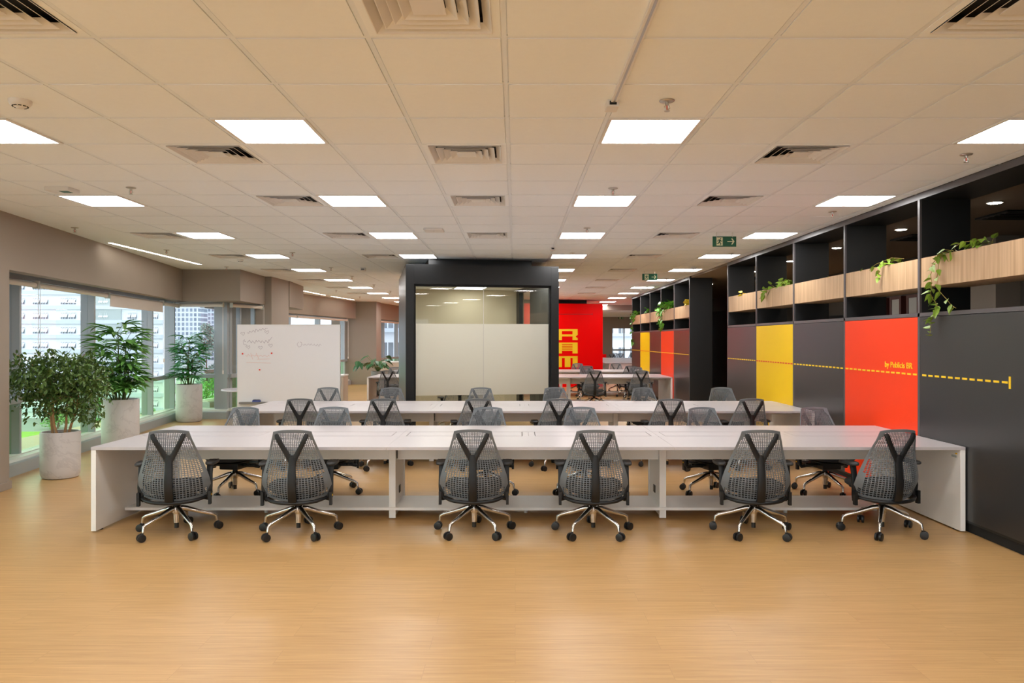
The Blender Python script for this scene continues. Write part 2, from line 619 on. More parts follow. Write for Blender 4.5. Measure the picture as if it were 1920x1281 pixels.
# ---- ceiling: tiles on an exposed grid, plaster margin towards the windows
JMAX = 69
tiles = MB()
def tile(x0, x1, y0, y1):
    g = 0.0165
    tiles.box(x0 + g, x1 - g, y0 + g, y1 - g, CEIL, CEIL + 0.022)
for j in range(-16, JMAX):
    for i in range(-8, 6):
        if (i, j) not in taken:
            tile(gx(i), gx(i + 1), gy(j), gy(j + 1))
    if gy(j) < 25.0:
        tile(gx(6), WX + 0.02, gy(j), gy(j + 1))
    else:
        for i in range(6, 18):
            tile(gx(i), gx(i + 1), gy(j), gy(j + 1))
ceiling = struct(tiles.build('ceiling', M['tile']))
bars = MB()
for i in range(-8, 7):
    bars.box(gx(i) - 0.0125, gx(i) + 0.0125, gy(-16), gy(JMAX), CEIL + 0.002, CEIL + 0.03)
for i in range(7, 19):
    bars.box(gx(i) - 0.0125, gx(i) + 0.0125, 25.0, gy(JMAX), CEIL + 0.002, CEIL + 0.03)
for j in range(-16, JMAX + 1):
    bars.box(gx(-8), WX + 0.02 if gy(j) < 25 else 11.8, gy(j) - 0.0125, gy(j) + 0.0125, CEIL + 0.0025, CEIL + 0.031)
for i in range(-8, 7):
    bars.box(gx(i) - 0.021, gx(i) + 0.021, gy(-16), gy(JMAX), CEIL + 0.009, CEIL + 0.0095)
for i in range(7, 19):
    bars.box(gx(i) - 0.021, gx(i) + 0.021, 25.0, gy(JMAX), CEIL + 0.009, CEIL + 0.0095)
for j in range(-16, JMAX + 1):
    bars.box(gx(-8), WX + 0.02 if gy(j) < 25 else 11.8, gy(j) - 0.021, gy(j) + 0.021, CEIL + 0.0092, CEIL + 0.0096)
struct(bars.build('ceiling_grid', M['tbar'], ceiling))
struct(MB().box(-8.2, gx(-8) - 0.012, -6.6, 47.2, CEIL, CEIL + 0.05).build('ceiling_margin', M['plaster'], ceiling))
struct(MB().box(-8.2, 12.2, -6.6, 47.2, CEIL + 0.10, CEIL + 0.4).build('ceiling_slab', M['wall_dark'], ceiling))

# ---- glazed facades
def facade(name, p0, p1, mull, side_mull=0.2, z0=0.21, ztop=2.72, transom=0.88, mw=0.05, soff=None, head=2.38, sd=0.18):
    """window band from plan point p0 to p1; mull = distances of mullions along it"""
    P0, P1 = Vector(p0), Vector(p1)
    L = (P1 - P0).length
    d = (P1 - P0) / L
    at = lambda t: (P0.x + d.x * t, P0.y + d.y * t)
    root = struct_root(name, (p0[0], p0[1], 0))
    k = MB().along(p0, p1, [(-0.12, 0), (sd, 0), (sd, 0.14), (sd - 0.015, 0.155), (-0.12, 0.155)])
    struct(k.build('kick_panel', M['winframe'], root))
    k = MB().along(p0, p1, [(-0.1, 0.155), (sd - 0.04, 0.155), (sd - 0.06, 0.185), (0.05, 0.20), (0.05, z0), (-0.1, z0)])
    struct(k.build('window_sill', M['sill'], root))
    struct(MB().slab(p0, p1, -0.06, 0.05, transom - 0.04, transom + 0.04).build('transom', M['winframe'], root, bevel=0.004))
    struct(MB().slab(p0, p1, -0.06, 0.05, head, ztop).build('window_head', M['winframe'], root))
    for t in mull:
        a, b = at(max(0, t - mw / 2)), at(min(L, t + mw / 2))
        struct(MB().slab(a, b, -0.16, side_mull - 0.20, 0.2, ztop).build('mullion', M['winframe'], root, bevel=0.004))
    cuts = sorted(set([0.0] + [t for t in mull if 0.1 < t < L - 0.1] + [L]))
    for t0, t1 in zip(cuts, cuts[1:]):
        if t1 - t0 < 0.1:
            continue
        a, b = at(t0 + mw / 2), at(t1 - mw / 2)
        struct(MB().slab(a, b, -0.062, -0.054, transom + 0.04, head).build('pane', M['glass'], root))
        struct(MB().slab(a, b, -0.062, -0.054, z0, transom - 0.04).build('tinted_pane', M['glass_green'], root))
    return root

def gl(Y): return (-6.15 - 0.14 * (Y - 8.86), Y)
F1L = (Vector(gl(15.6)) - Vector(gl(8.0))).length
dist1 = lambda Y: (Vector(gl(Y)) - Vector(gl(8.0))).length
facade('window_1', gl(8.0), gl(15.6), [dist1(9.40), dist1(11.62), dist1(14.25), F1L - 0.03], side_mull=0.24)
facade('window_2', (-7.095, 15.6), (-5.93, 15.6), [0.86, 1.14], side_mull=0.16, mw=0.06)
struct(MB().slab((-6.21, 15.6), (-5.95, 15.6), -0.05, 0.06, 0.2, 2.5).build('trim_1', M['winframe'], bevel=0.005))
facade('window_3', (-5.93, 15.6), (-5.65, 16.54), [0.03, 0.45, 0.95], side_mull=0.14)
def g2(Y): return (-6.75 + 0.13 * (Y - 22.8), Y)
d2 = lambda Y: (Vector(g2(Y)) - Vector(g2(17.8))).length
facade('window_4', g2(17.8), g2(27.4), [d2(20.2), d2(22.6), d2(24.9), d2(27.2)], side_mull=0.22)
def g3(Y): return (-5.40 + 0.13 * (Y - 28.4), Y)
d3 = lambda Y: (Vector(g3(Y)) - Vector(g3(28.4))).length
facade('window_5', g3(28.4), g3(36.0), [d3(28.9), d3(29.9), d3(31.8), d3(34)], side_mull=0.2)
facade('window_6', (-5.95, -6.4), (-5.95, 6.6), [0.05, 2.2, 4.4, 6.6, 8.8, 11.0, 12.9], side_mull=0.2)

# ---- soffit bands and piers of the window wall
def band(name, p0, p1, o0, o1, z0=2.40, z1=CEIL, m='wall'):
    return struct(MB().slab(p0, p1, o0, o1, z0, z1).build(name, M[m]))
def s1(Y): return (-5.55 - 0.155 * (Y - 8.25), Y)
band('wall_left', s1(8.0), s1(15.2), -0.16, 0.0)
band('wall_left', s1(8.0), s1(15.2), -0.5, -0.16, 2.62, CEIL - 0.02, 'wall_dark')
struct(MB().prism([(-6.9, 14.85), (-5.43, 14.85), (-5.5, 16.54), (-6.9, 16.54)], 2.40, CEIL).build('wall_left', M['wall']))
struct(MB().prism([(-6.6, 16.54), (-5.36, 16.54), (-5.36, 17.8), (-6.6, 17.8)], 0, CEIL).build('wall_left', M['wall']))
struct(MB().prism([(-6.4, 17.8), (-5.34, 17.8), (-5.52, 19.6), (-6.4, 19.6)], 2.41, CEIL).build('wall_left', M['wall']))
def s2(Y): return (-6.40 + 0.13 * (Y - 22.8), Y)
band('wall_left', s2(18.5), s2(27.45), -0.16, 0.0)
struct(MB().prism([(-6.7, 27.4), (-5.06, 27.4), (-5.06, 28.4), (-6.7, 28.4)], 0, CEIL).build('wall_left', M['wall']))
def s3(Y): return (-5.10 + 0.13 * (Y - 28.4), Y)
band('wall_left', s3(28.4), s3(36.1), -0.16, 0.0)
struct(MB().box(-4.6, -4.1, 36.0, 46.2, 0, CEIL).build('wall_left', M['wall']))
struct(MB().prism([(-7.0, 6.6), (-5.33, 6.6), (-5.55, 8.25), (-7.0, 8.25)], 0, CEIL).build('wall_left', M['wall']))
struct(MB().prism([(-5.5, 6.55), (-5.315, 6.55), (-5.53, 8.265), (-5.8, 8.265)], 0, 0.085).build('baseboard_left', M['wall'], bevel=0.004))
band('wall_left', (-5.7, -6.4), (-5.6, 6.6), -0.16, 0.0)
struct(MB().box(-8.2, -6.3, 6.6, 8.0, 0, CEIL).build('wall_left', M['wall']))

# ---- back of the room behind the photographer, right hand walls, corridor
struct(MB().box(-6.2, 7.0, -6.6, -6.35, 0, 0.5).build('wall_front', M['plaster']))
struct(MB().box(-6.2, 7.0, -6.6, -6.35, 2.5, CEIL).build('wall_front', M['plaster']))
struct(MB().box(3.6, 7.0, -6.6, -6.35, 0.5, 2.5).build('wall_front', M['plaster']))
w8 = struct_root('added_window', (-1.2, -6.45, 0))  # unseen glazing added so daylight from behind brightens the ceiling
for k in range(6):
    struct(MB().box(-6.2 + k * 1.64, -4.56 + k * 1.64, -6.46, -6.452, 0.5, 2.5).build('pane', M['glass'], w8))
    struct(MB().box(-6.22 + k * 1.64, -6.16 + k * 1.64, -6.52, -6.38, 0.5, 2.5).build('mullion', M['winframe'], w8))
struct(MB().box(WX, WX + 0.12, -6.35, 3.9, 0, CEIL).build('wall_right', M['wall_dark']))
COR = 6.55
struct(MB().box(COR, COR + 0.15, -6.35, 25.2, 0, CEIL).build('wall_right', M['wall_dark']))
struct(MB().box(WX + 0.5, COR, -6.35, 25.0, 2.985, CEIL + 0.08).build('ceiling_corridor', M['corridor']))
struct(MB().box(WX + 0.03, WX + 0.5, 13.60, 16.44, 2.985, CEIL + 0.08).build('ceiling_passage', M['corridor']))
struct(MB().box(COR - 0.32, COR, 9.75, 10.85, 0, 2.985).build('wall_pier', M['wall'], bevel=0.003))
struct(MB().box(WX + 0.48, COR, 25.0, 25.2, 0, CEIL).build('wall_corridor_end', M['wall']))
dr = struct_root('door_1', (COR - 0.02, 15.0, 0))
struct(MB().box(COR - 0.06, COR - 0.005, 14.2, 15.8, 0, 2.12).build('door_leaf', M['shelf_black'], dr, bevel=0.004))
struct(MB().box(COR - 0.075, COR - 0.004, 14.1, 14.2, 0, 2.2).build('door_frame', M['box_black'], dr))
struct(MB().box(COR - 0.075, COR - 0.004, 15.8, 15.9, 0, 2.2).build('door_frame', M['box_black'], dr))
dr = struct_root('door_2', (COR - 0.02, 23.0, 0))
struct(MB().box(COR - 0.06, COR - 0.005, 21.2, 24.7, 0, 2.55).build('door_leaf', M['shelf_black'], dr, bevel=0.004))
struct(MB().box(COR - 0.1, COR - 0.06, 22.9, 22.96, 0, 2.5).build('door_frame', M['box_black'], dr))

# ---- far end of the floor
FY = 46.0
far = struct(MB().box(-4.6, 5.95, FY, FY + 0.25, 0, CEIL).build('wall_back', M['wall']))
struct(MB().box(5.95, 7.35, FY, FY + 0.25, 2.32, CEIL).build('wall_back', M['wall']))
struct(MB().box(5.95, 7.35, FY, FY + 0.25, 0, 0.25).build('wall_back', M['wall']))
struct(MB().box(7.35, 12.2, FY, FY + 0.25, 0, CEIL).build('wall_back', M['wall']))
w7 = struct_root('window_7', (6.65, FY, 0))
struct(MB().box(5.95, 7.35, FY + 0.1, FY + 0.12, 1.05, 2.32).build('pane', M['glass'], w7))
struct(MB().box(5.95, 7.35, FY + 0.1, FY + 0.12, 0.25, 0.95).build('tinted_pane', M['glass'], w7))
struct(MB().box(5.95, 7.35, FY + 0.02, FY + 0.16, 0.95, 1.05).build('transom', M['winframe'], w7))
struct(MB().box(6.63, 6.69, FY + 0.02, FY + 0.16, 0.25, 2.32).build('mullion', M['winframe'], w7))
struct(MB().box(11.8, 12.2, 25.0, FY, 0, CEIL).build('wall_right', M['wall']))
struct(MB().box(3.30, 11.8, 30.2, 30.6, 2.82, CEIL + 0.05).build('beam_bulkhead', M['wall']))

# ---- outside: ground
gr = struct(MB().box(-400, 400, 16.5, 900, -14.4, -14.0).build('ground', M['street']))
struct(MB().box(-400, -8.5, -60, 16.5, -14.4, -14.0).build('ground', M['street']))
struct(MB().box(-8.5, 60, -160, -8, -14.4, -14.0).build('ground', M['street']))
# ================================================================== MEETING ROOM AND RED ROOM
def room_mb(f, quads):
    m = MB()
    for a0, a1, b0, b1, z0, z1 in quads:
        m.prism([f(a0, b0), f(a1, b0), f(a1, b1), f(a0, b1)], z0, z1)
    return m
mr = thing('meeting_room', 'black framed glass meeting room with frosted glazing in the middle of the office', 'meeting room', (R0.x, R0.y, 0))
fw = 0.135
room_mb(rp, [(0, fw, 0, 0.16, 0, RTOP)]).build('frame_post', M['box_black'], mr, bevel=0.004)
room_mb(rp, [(RW - fw, RW, 0, 0.16, 0, RTOP)]).build('frame_post', M['box_black'], mr, bevel=0.004)
room_mb(rp, [(fw, RW - fw, 0, 0.16, 2.555, RTOP)]).build('frame_header', M['box_black'], mr)
room_mb(rp, [(fw, RW - fw, 0, 0.16, 0, 0.09)]).build('frame_sill', M['box_black'], mr)
room_mb(rp, [(0, 0.1, 0.16, RD, 0, RTOP)]).build('side_wall', M['box_side'], mr)
room_mb(rp, [(0.1, RW - 0.1, RD - 0.1, RD, 0, RTOP)]).build('back_wall', M['wall_light'], mr)
room_mb(rp, [(0.1, 0.112, 0.16, RD - 0.1, 0, 2.69)]).build('side_lining', M['wall_light'], mr)
# right side: panel, glazed slot, panel
room_mb(rp, [(RW - 0.1, RW, 0.16, 1.95, 0, RTOP)]).build('side_wall', M['box_black'], mr)
room_mb(rp, [(RW - 0.1, RW, 3.05, RD, 0, RTOP)]).build('side_wall', M['box_black'], mr)
room_mb(rp, [(RW - 0.1, RW, 1.95, 3.05, 2.62, RTOP)]).build('side_wall', M['box_black'], mr)
room_mb(rp, [(RW - 0.06, RW - 0.05, 1.95, 3.05, 0, 2.62)]).build('side_pane', M['glass_room'], mr)
room_mb(rp, [(0, RW, 0, RD, RTOP, RTOP + 0.012)]).build('roof', M['box_black'], mr)
room_mb(rp, [(0.1, RW - 0.1, 0.16, RD - 0.1, 2.69, 2.72)]).build('room_ceiling', M['plaster'], mr)
room_mb(rp, [(0.40, 2.2, 0.38, 2.7, RTOP + 0.012, CEIL - 0.003)]).build('upstand', M['box_black'], mr)
# inner black trim and panes
tr = room_mb(rp, [(fw, fw + 0.03, 0.05, 0.11, 0.09, 2.555), (RW - fw - 0.03, RW - fw, 0.05, 0.11, 0.09, 2.555), (fw, RW - fw, 0.05, 0.11, 2.52, 2.555)])
tr.build('glazing_bead', M['duct'], mr)
mid = (RW) * 0.502
for a0, a1 in ((fw + 0.03, mid - 0.004), (mid + 0.004, RW - fw - 0.03)):
    g = room_mb(rp, [(a0, a1, 0.075, 0.085, 1.90, 2.52)]).build('clear_pane', M['glass_room'], mr)
    room_mb(rp, [(a0, a1, 0.075, 0.085, 0.70, 1.90)]).build('frosted_pane', M['frost'], mr)['label'] = 'frosted glass band'
    room_mb(rp, [(a0, a1, 0.075, 0.085, 0.09, 0.70)]).build('clear_pane', M['glass_room'], mr)
room_mb(rp, [(mid - 0.004, mid + 0.004, 0.072, 0.088, 0.09, 2.52)]).build('pane_joint', M['white_metal'], mr)

rl = thing('room_light', 'lit square ceiling light panel inside the glass meeting room', 'ceiling light', (*rp(1.45, 2.75), 2.69))
room_mb(rp, [(1.10, 1.73, 2.44, 3.07, 2.682, 2.688)]).build('frame', M['white_metal'], rl)
room_mb(rp, [(1.12, 1.71, 2.46, 3.05, 2.679, 2.683)]).build('diffuser', M['lamp_room'], rl)
for a0, lb in ((0.3, 'left unseen ceiling panel added to brighten the frosted glass of the meeting room'), (1.68, 'right unseen ceiling panel added to brighten the frosted glass of the meeting room')):
    rl = thing('room_light', lb, 'ceiling light', (*rp(a0 + 0.31, 1.0), 2.69))  # hidden panels added to brighten the room and its frosted glass
    room_mb(rp, [(a0, a0 + 0.63, 0.7, 1.33, 2.682, 2.688)]).build('frame', M['white_metal'], rl)
    room_mb(rp, [(a0 + 0.02, a0 + 0.61, 0.72, 1.31, 2.679, 2.683)]).build('diffuser', M['lamp'], rl)
t = thing('meeting_table', 'pale meeting table behind the frosted glass', 'table', (*rp(1.2, 1.9), 0))
room_mb(rp, [(0.45, 1.95, 1.35, 2.4, 0.70, 0.735)]).build('table_top', M['desk'], t, bevel=0.004)
room_mb(rp, [(0.7, 0.78, 1.5, 2.25, 0, 0.70)]).build('leg', M['desk_side'], t)
room_mb(rp, [(1.62, 1.70, 1.5, 2.25, 0, 0.70)]).build('leg', M['desk_side'], t)

rr = thing('red_room', 'glossy red room wall with stacked yellow block letters', 'red room', (Q1.x, Q1.y, 0))
room_mb(qp, [(0, QW, 0, QD, 0.0, 2.873)]).build('wall_panel', M['red'], rr, bevel=0.006)
room_mb(qp, [(0.4, QW - 0.45, 0.45, QD - 0.5, 2.873, CEIL - 0.003)]).build('upstand', M['box_black'], rr)
# lettering, laid out on the wall face: u pixel -> wall distance
def qface(u, v):
    """picture direction (u, v) met with the red wall's front plane -> (a, z)"""
    r = (u - 966) / 1410
    o = Vector(qp(0, 0))
    # o + a*RF = (r*Y, Y)
    a = (r * o.y - o.x) / (RF.x - r * RF.y)
    Y = o.y + a * RF.y
    return a, CAMZ - (v - 637) / 1410 * Y
def letter(name, rects, poly=()):
    m = MB()
    for u0, u1, v0, v1 in rects:
        a0, z1 = qface(u0, v0)
        a1, _ = qface(u1, v0)
        _, z0 = qface(u0, v1)
        m.prism([qp(a0, -0.006), qp(a1, -0.006), qp(a1, 0.0), qp(a0, 0.0)], z0, z1)
    for p in poly:
        pts = [qface(u, v) for u, v in p]
        fr = [(*qp(a, -0.006), z) for a, z in pts]
        bk = [(*qp(a, 0.0), z) for a, z in pts]
        n = len(pts)
        m.add(fr + bk, [tuple(range(n)), tuple(reversed(range(n, 2 * n)))] + [((i + 1) % n, i, n + i, n + (i + 1) % n) for i in range(n)])
    return m.build(name, M['paint_yellow'], rr)
letter('letter', [(1043, 1083, 617.3, 621), (1043, 1053.5, 621, 638), (1073.5, 1083, 621, 628), (1053.5, 1073.5, 627.2, 631)],
       [[(1073.5, 628), (1083, 628), (1079, 631.5), (1083, 634), (1083, 638), (1073.5, 638)]])
letter('letter', [(1043, 1083, 642.5, 646), (1043, 1053.5, 646, 663), (1073.5, 1083, 646, 663), (1053.5, 1073.5, 647.3, 649.2),
                  (1053.5, 1073.5, 650.3, 652.2), (1053.5, 1073.5, 653.3, 655.2), (1053.5, 1073.5, 656.2, 658)])
letter('letter', [(1043, 1083, 668, 671.5), (1043, 1053.5, 671.5, 688.5), (1059, 1069.5, 671.5, 688.5), (1073.7, 1083, 671.5, 688.5)])
ml = MB()
for k in range(34):
    u = 1046 + k * 1.9
    a0, z = qface(u, 589.2)
    a1, _ = qface(u + 1.2, 589.2)
    ml.prism([qp(a0, -0.003), qp(a1, -0.003), qp(a1, 0), qp(a0, 0)], z - 0.008, z + 0.008)
a0, z = qface(1110, 589)
ml.prism([qp(a0, -0.003), qp(a0 + 0.014, -0.003), qp(a0 + 0.014, 0), qp(a0, 0)], z - 0.04, z + 0.04)
ml.build('dashed_line', M['shelf_black'], rr)

# ================================================================== STORAGE WALL
def dashed(m, y0, y1, z, x=WX - 0.0035, step=0.105, dl=0.068):
    y = y0
    while y < y1 - 0.02:
        m.box(x, WX + 0.0, y, min(y + dl, y1), z - 0.0085, z + 0.0085)
        y += step
    return m
ZL = 1.30
def storage_wall(label, ys, colours, openback, end_panel, dash):
    """ys = bay boundaries from near to far; colours per bay"""
    root = thing('storage_wall', label, 'storage wall', (WX + 0.24, ys[0], 0))
    D = 0.48
    pt = 0.035
    top = CEIL - 0.006
    MB().box(WX + 0.03, WX + D - 0.03, ys[0], ys[-1], 0.0, 0.085).build('plinth', M['duct'], root)
    MB().box(WX + 0.004, WX + D, ys[0], ys[-1], 0.085, 0.105).build('bottom_board', M['shelf_black'], root)
    MB().box(WX + 0.0, WX + D, ys[0] - pt / 2, ys[-1] + pt / 2, 2.955, top).build('top_board', M['shelf_black'], root)
    MB().box(WX - 0.002, WX + 0.0, ys[0] - pt / 2, ys[-1] + pt / 2, 2.955, top).build('top_edge', M['shelf_edge'], root)
    MB().box(WX + 0.0, WX + D, ys[0] - pt / 2, ys[-1] + pt / 2, 1.85, 1.885).build('counter_board', M['shelf_edge'], root)
    for y in ys:
        MB().box(WX + 0.02, WX + D, y - pt / 2, y + pt / 2, 0.1, 2.955).build('divider', M['shelf_black'], root)
        MB().box(WX + 0.0, WX + 0.02, y - pt / 2, y + pt / 2, 0.1, 2.955).build('post', M['shelf_edge'], root)
    if end_panel is not None:
        MB().box(WX + 0.001, WX + D, ys[0] - pt / 2 - 0.02, ys[0] - pt / 2, 0, top).build('end_panel', M['shelf_black'], root)
    if not openback:
        MB().box(WX + D, WX + D + 0.02, ys[0] - pt / 2, ys[-1] + pt / 2, 0, top).build('back_panel', M['shelf_black'], root)
    else:
        MB().box(WX + D, WX + D + 0.02, ys[0] - pt / 2, ys[-1] + pt / 2, 0, 1.85).build('back_panel', M['shelf_black'], root)
    for n, (y0, y1) in enumerate(zip(ys, ys[1:])):
        c = colours[n]
        d = MB().box(WX + 0.0, WX + 0.02, y0 + pt / 2 + 0.003, y1 - pt / 2 - 0.003, 0.105, 1.845).build('door', M[c], root, bevel=0.002)
        d['label'] = {'door_grey': 'graphite grey door', 'door_yellow': 'yellow door', 'door_orange': 'orange red door'}[c]
        b = MB().box(WX + 0.012, WX + 0.032, y0 + pt / 2, y1 - pt / 2, 2.125, 2.40)
        b.box(WX + 0.40, WX + 0.42, y0 + pt / 2, y1 - pt / 2, 2.125, 2.40)
        b.box(WX + 0.032, WX + 0.40, y0 + pt / 2, y1 - pt / 2, 2.125, 2.15)
        pb = b.build('planter_box', M['veneer'], root)
        pb['label'] = 'light oak planter box'
        MB().box(WX + 0.033, WX + 0.399, y0 + pt / 2 + 0.001, y1 - pt / 2 - 0.001, 2.30, 2.34).build('soil', M['soil'], pb)
        if dash:
            m = 'paint_red' if c == 'door_yellow' else 'paint_yellow'
            a = max(y0 + pt / 2 + 0.02, dash)
            dashed(MB(), a, y1 - pt / 2 - 0.02, ZL).build('dashed_line', M[m], d)
    return root
YA = [3.93, 5.53, 7.12, 8.73, 10.33, 11.93, 13.53]
sa = storage_wall('tall storage wall with oak planters and yellow, grey and orange red doors right of the nearest desks',
                  YA, ['door_grey', 'door_grey', 'door_orange', 'door_grey', 'door_yellow', 'door_grey'], True, None, None)
# dashed line on the near run, ending in a tick
doors_a = [c for c in sa.children if c.name.startswith('door')]
for d, (y0, y1) in zip(doors_a, zip(YA, YA[1:])):
    if y1 < 5.9:
        continue
    y0 = max(y0 + 0.03, 5.83)
    m = 'paint_red' if d.data.materials[0].name.startswith('yellow') else 'paint_yellow'
    dashed(MB(), y0, y1 - 0.03, ZL).build('dashed_line', M[m], d)
    if y0 == 5.83:
        MB().box(WX - 0.004, WX, 5.795, 5.815, ZL - 0.048, ZL + 0.048).build('end_tick', M['paint_yellow'], d)
# lettering on the orange red door
fc = bpy.data.curves.new('door_text', 'FONT')
fc.body = 'by Publicis BR'
fc.size = 0.082
fc.offset = 0.0005
fc.extrude = 0.002
fc.space_character = 1.0
tmp = bpy.data.objects.new('door_text', fc)
COL.objects.link(tmp)
bpy.context.view_layer.update()
me = bpy.data.meshes.new_from_object(tmp.evaluated_get(bpy.context.evaluated_depsgraph_get()))
bpy.data.objects.remove(tmp)
me.materials.clear()
me.materials.append(M['paint_yellow'])
xs = [v.co.x for v in me.vertices]
wd = max(xs) - min(xs)
for v in me.vertices:                       # condensed face, set on the wall plane reading towards the camera
    x = (v.co.x - min(xs)) / wd * 0.535
    v.co = (WX - 0.002 - v.co.z, 7.765 - x, 1.352 + v.co.y)
to = bpy.data.objects.new('lettering', me)
COL.objects.link(to)
od = [d for d in doors_a if d.data.materials[0].name.startswith('orange')][0]
to.parent = od
off = world_loc(od)
for v in me.vertices:
    v.co -= off
YB = [16.5, 18.1, 19.72, 21.35, 22.98, 24.6]
storage_wall('farther storage wall with closed black back beyond the dark passage', YB,
             ['door_grey', 'door_orange', 'door_grey', 'door_yellow', 'door_grey'], False, True, 16.55)

# ================================================================== CORRIDOR BEHIND THE OPEN SHELVES
for n, y in enumerate((7.4, 9.2, 11.04, 12.9, 14.9, 18.2)):
    o = thing('downlight', f'{ORD[n]} small warm downlight from the photographer in the dark corridor ceiling', 'downlight', (4.72, y, 2.985), 'corridor downlights')
    MB().lathe([(0.075, -0.008), (0.075, 0.0)], 20, (4.72, y, 2.985)).build('trim_ring', M['white_metal'], o)
    MB().lathe([(0.058, -0.011), (0.058, -0.0085)], 20, (4.72, y, 2.985)).build('diffuser', M['downlight'], o)
for n, (x, y) in enumerate(((5.4, 8.1), (5.35, 9.9), (5.35, 16.4))):
    lb = ['black square vent in the corridor ceiling nearest the camera', 'black square vent behind the middle open shelf', 'black square vent above the dark passage'][n]
    o = thing('corridor_vent', lb, 'vent', (x, y, 2.985), 'black corridor vents')
    MB().box(x - 0.28, x + 0.28, y - 0.28, y + 0.28, 2.965, 2.985).build('frame', M['box_black'], o, bevel=0.003)
    v = MB()
    for k in range(5):
        v.box(x - 0.23, x + 0.23, y - 0.22 + k * 0.1, y - 0.18 + k * 0.1, 2.957, 2.966)
    v.build('louvers', M['duct'], o)
for n, y in enumerate((12.1, 12.65, 13.2)):
    lb = 'dark red framed pale panel on the corridor wall, ' + ['nearest the camera', 'middle one', 'farthest one'][n]
    o = thing('framed_panel', lb, 'framed panel', (COR - 0.05, y, 2.1), 'framed panels in the corridor')
    f = MB()
    f.box(COR - 0.16, COR - 0.002, y - 0.19, y - 0.13, 1.85, 2.36).box(COR - 0.16, COR - 0.002, y + 0.13, y + 0.19, 1.85, 2.36)
    f.box(COR - 0.16, COR - 0.002, y - 0.13, y + 0.13, 2.31, 2.36).box(COR - 0.16, COR - 0.002, y - 0.13, y + 0.13, 1.85, 1.95)
    f.build('frame', M['brown_frame'], o)
    MB().box(COR - 0.15, COR - 0.01, y - 0.13, y + 0.13, 1.95, 2.31).build('pane', M['pale_pane'], o)
for n, z in enumerate((2.38, 2.05)):
    o = thing('fire_alarm', ['red fire alarm box, the upper one seen through the shelf', 'red fire alarm box, the lower one seen through the shelf'][n], 'fire alarm', (COR - 0.35, 10.45, z), 'fire alarm boxes')
    MB().box(COR - 0.40, COR - 0.32, 10.38, 10.50, z - 0.05, z + 0.05).build('housing', M['alarm'], o, bevel=0.01)
    MB().lathe([(0.02, -0.012), (0.026, 0.0), (0.02, 0.012)], 12, (COR - 0.405, 10.44, z)).build('lens', M['white_metal'], o)
# ================================================================== CEILING FITTINGS
lp = thing('ceiling_light', '', 'ceiling light', (0, 0, CEIL), 'square ceiling light panels')
h = CELL / 2 - 0.013
b = 0.022
f = MB()
f.box(-h, h, -h, -h + b, -0.006, 0.02).box(-h, h, h - b, h, -0.006, 0.02)
f.box(-h, -h + b, -h + b, h - b, -0.006, 0.02).box(h - b, h, -h + b, h - b, -0.006, 0.02)
f.build('frame', M['white_metal'], lp).location = (0, 0, 0)
MB().box(-h + b, h - b, -h + b, h - b, -0.002, 0.004).build('diffuser', M['lamp'], lp).location = (0, 0, 0)
def recentre(root):
    """prototype parts were drawn about the origin; keep them so"""
    for c in root.children:
        off = world_loc(root)
        for v in c.data.vertices:
            v.co += off
        for g in c.children:
            for v in g.data.vertices:
                v.co += off
recentre(lp)
seal(lp)
ROWJ = sorted(set(j for _, j in light_cells if j >= 2))
COLN = {-7: 'far left', -6: 'far left', -3: 'centre left', 1: 'centre right', 5: 'far right'}
first = True
for i, j in light_cells:
    x, y = gx(i) + CELL / 2, gy(j) + CELL / 2
    if j < 2:
        lb = 'lit square ceiling light panel above and behind the photographer'
    else:
        n = ROWJ.index(j)
        lb = f'lit square ceiling light panel, {COLN[i]} column, {ORD[n]} row from the photographer'
    if first:
        lp.location = (x, y, CEIL)
        lp['label'] = lb
        first = False
    else:
        dup(lp, (x, y, CEIL), 0, lb)

# ---- four-way air vents
av = thing('air_vent', '', 'air vent', (0, 0, 0), 'square ceiling air vents')
h = CELL / 2 - 0.013
f = MB()
o_, i_ = h, 0.262
for (x0, x1, y0, y1) in ((-o_, o_, -o_, -i_), (-o_, o_, i_, o_), (-o_, -i_, -i_, i_), (i_, o_, -i_, i_)):
    f.box(x0, x1, y0, y1, 0.0, 0.014)
f.build('frame', M['tile'], av)
vm = MB()
def skirt(r0, z0, r1, z1):
    """sloping square ring from half-width r0 (low, outer) to r1 (high, inner)"""
    t = 0.004
    for (a0, b0, a1, b1) in ((r0, z0, r1, z1),):
        c = [(-1, -1), (1, -1), (1, 1), (-1, 1)]
        vs = [(cx * a0, cy_ * a0, b0) for cx, cy_ in c] + [(cx * a1, cy_ * a1, b1) for cx, cy_ in c]
        vs += [(cx * (a0 - t), cy_ * (a0 - t), b0) for cx, cy_ in c] + [(cx * (a1 - t), cy_ * (a1 - t), b1) for cx, cy_ in c]
        fs = []
        for k in range(4):
            k2 = (k + 1) % 4
            fs += [(k, k2, 4 + k2, 4 + k), (8 + k2, 8 + k, 12 + k, 12 + k2), (k2, k, 8 + k, 8 + k2), (4 + k, 4 + k2, 12 + k2, 12 + k)]
        vm.add(vs, fs)
skirt(0.262, -0.006, 0.225, 0.03)
for r in (0.212, 0.165, 0.118):
    skirt(r, -0.004, r - 0.045, 0.028)
vm.box(-0.07, 0.07, -0.07, 0.07, -0.002, 0.004)
vm.build('louvers', M['white_metal'], av)
MB().box(-0.262, 0.262, -0.262, 0.262, 0.072, 0.078).build('duct', M['duct'], av)
seal(av)
VR = sorted(set(j for _, j in VENTS))
first = True
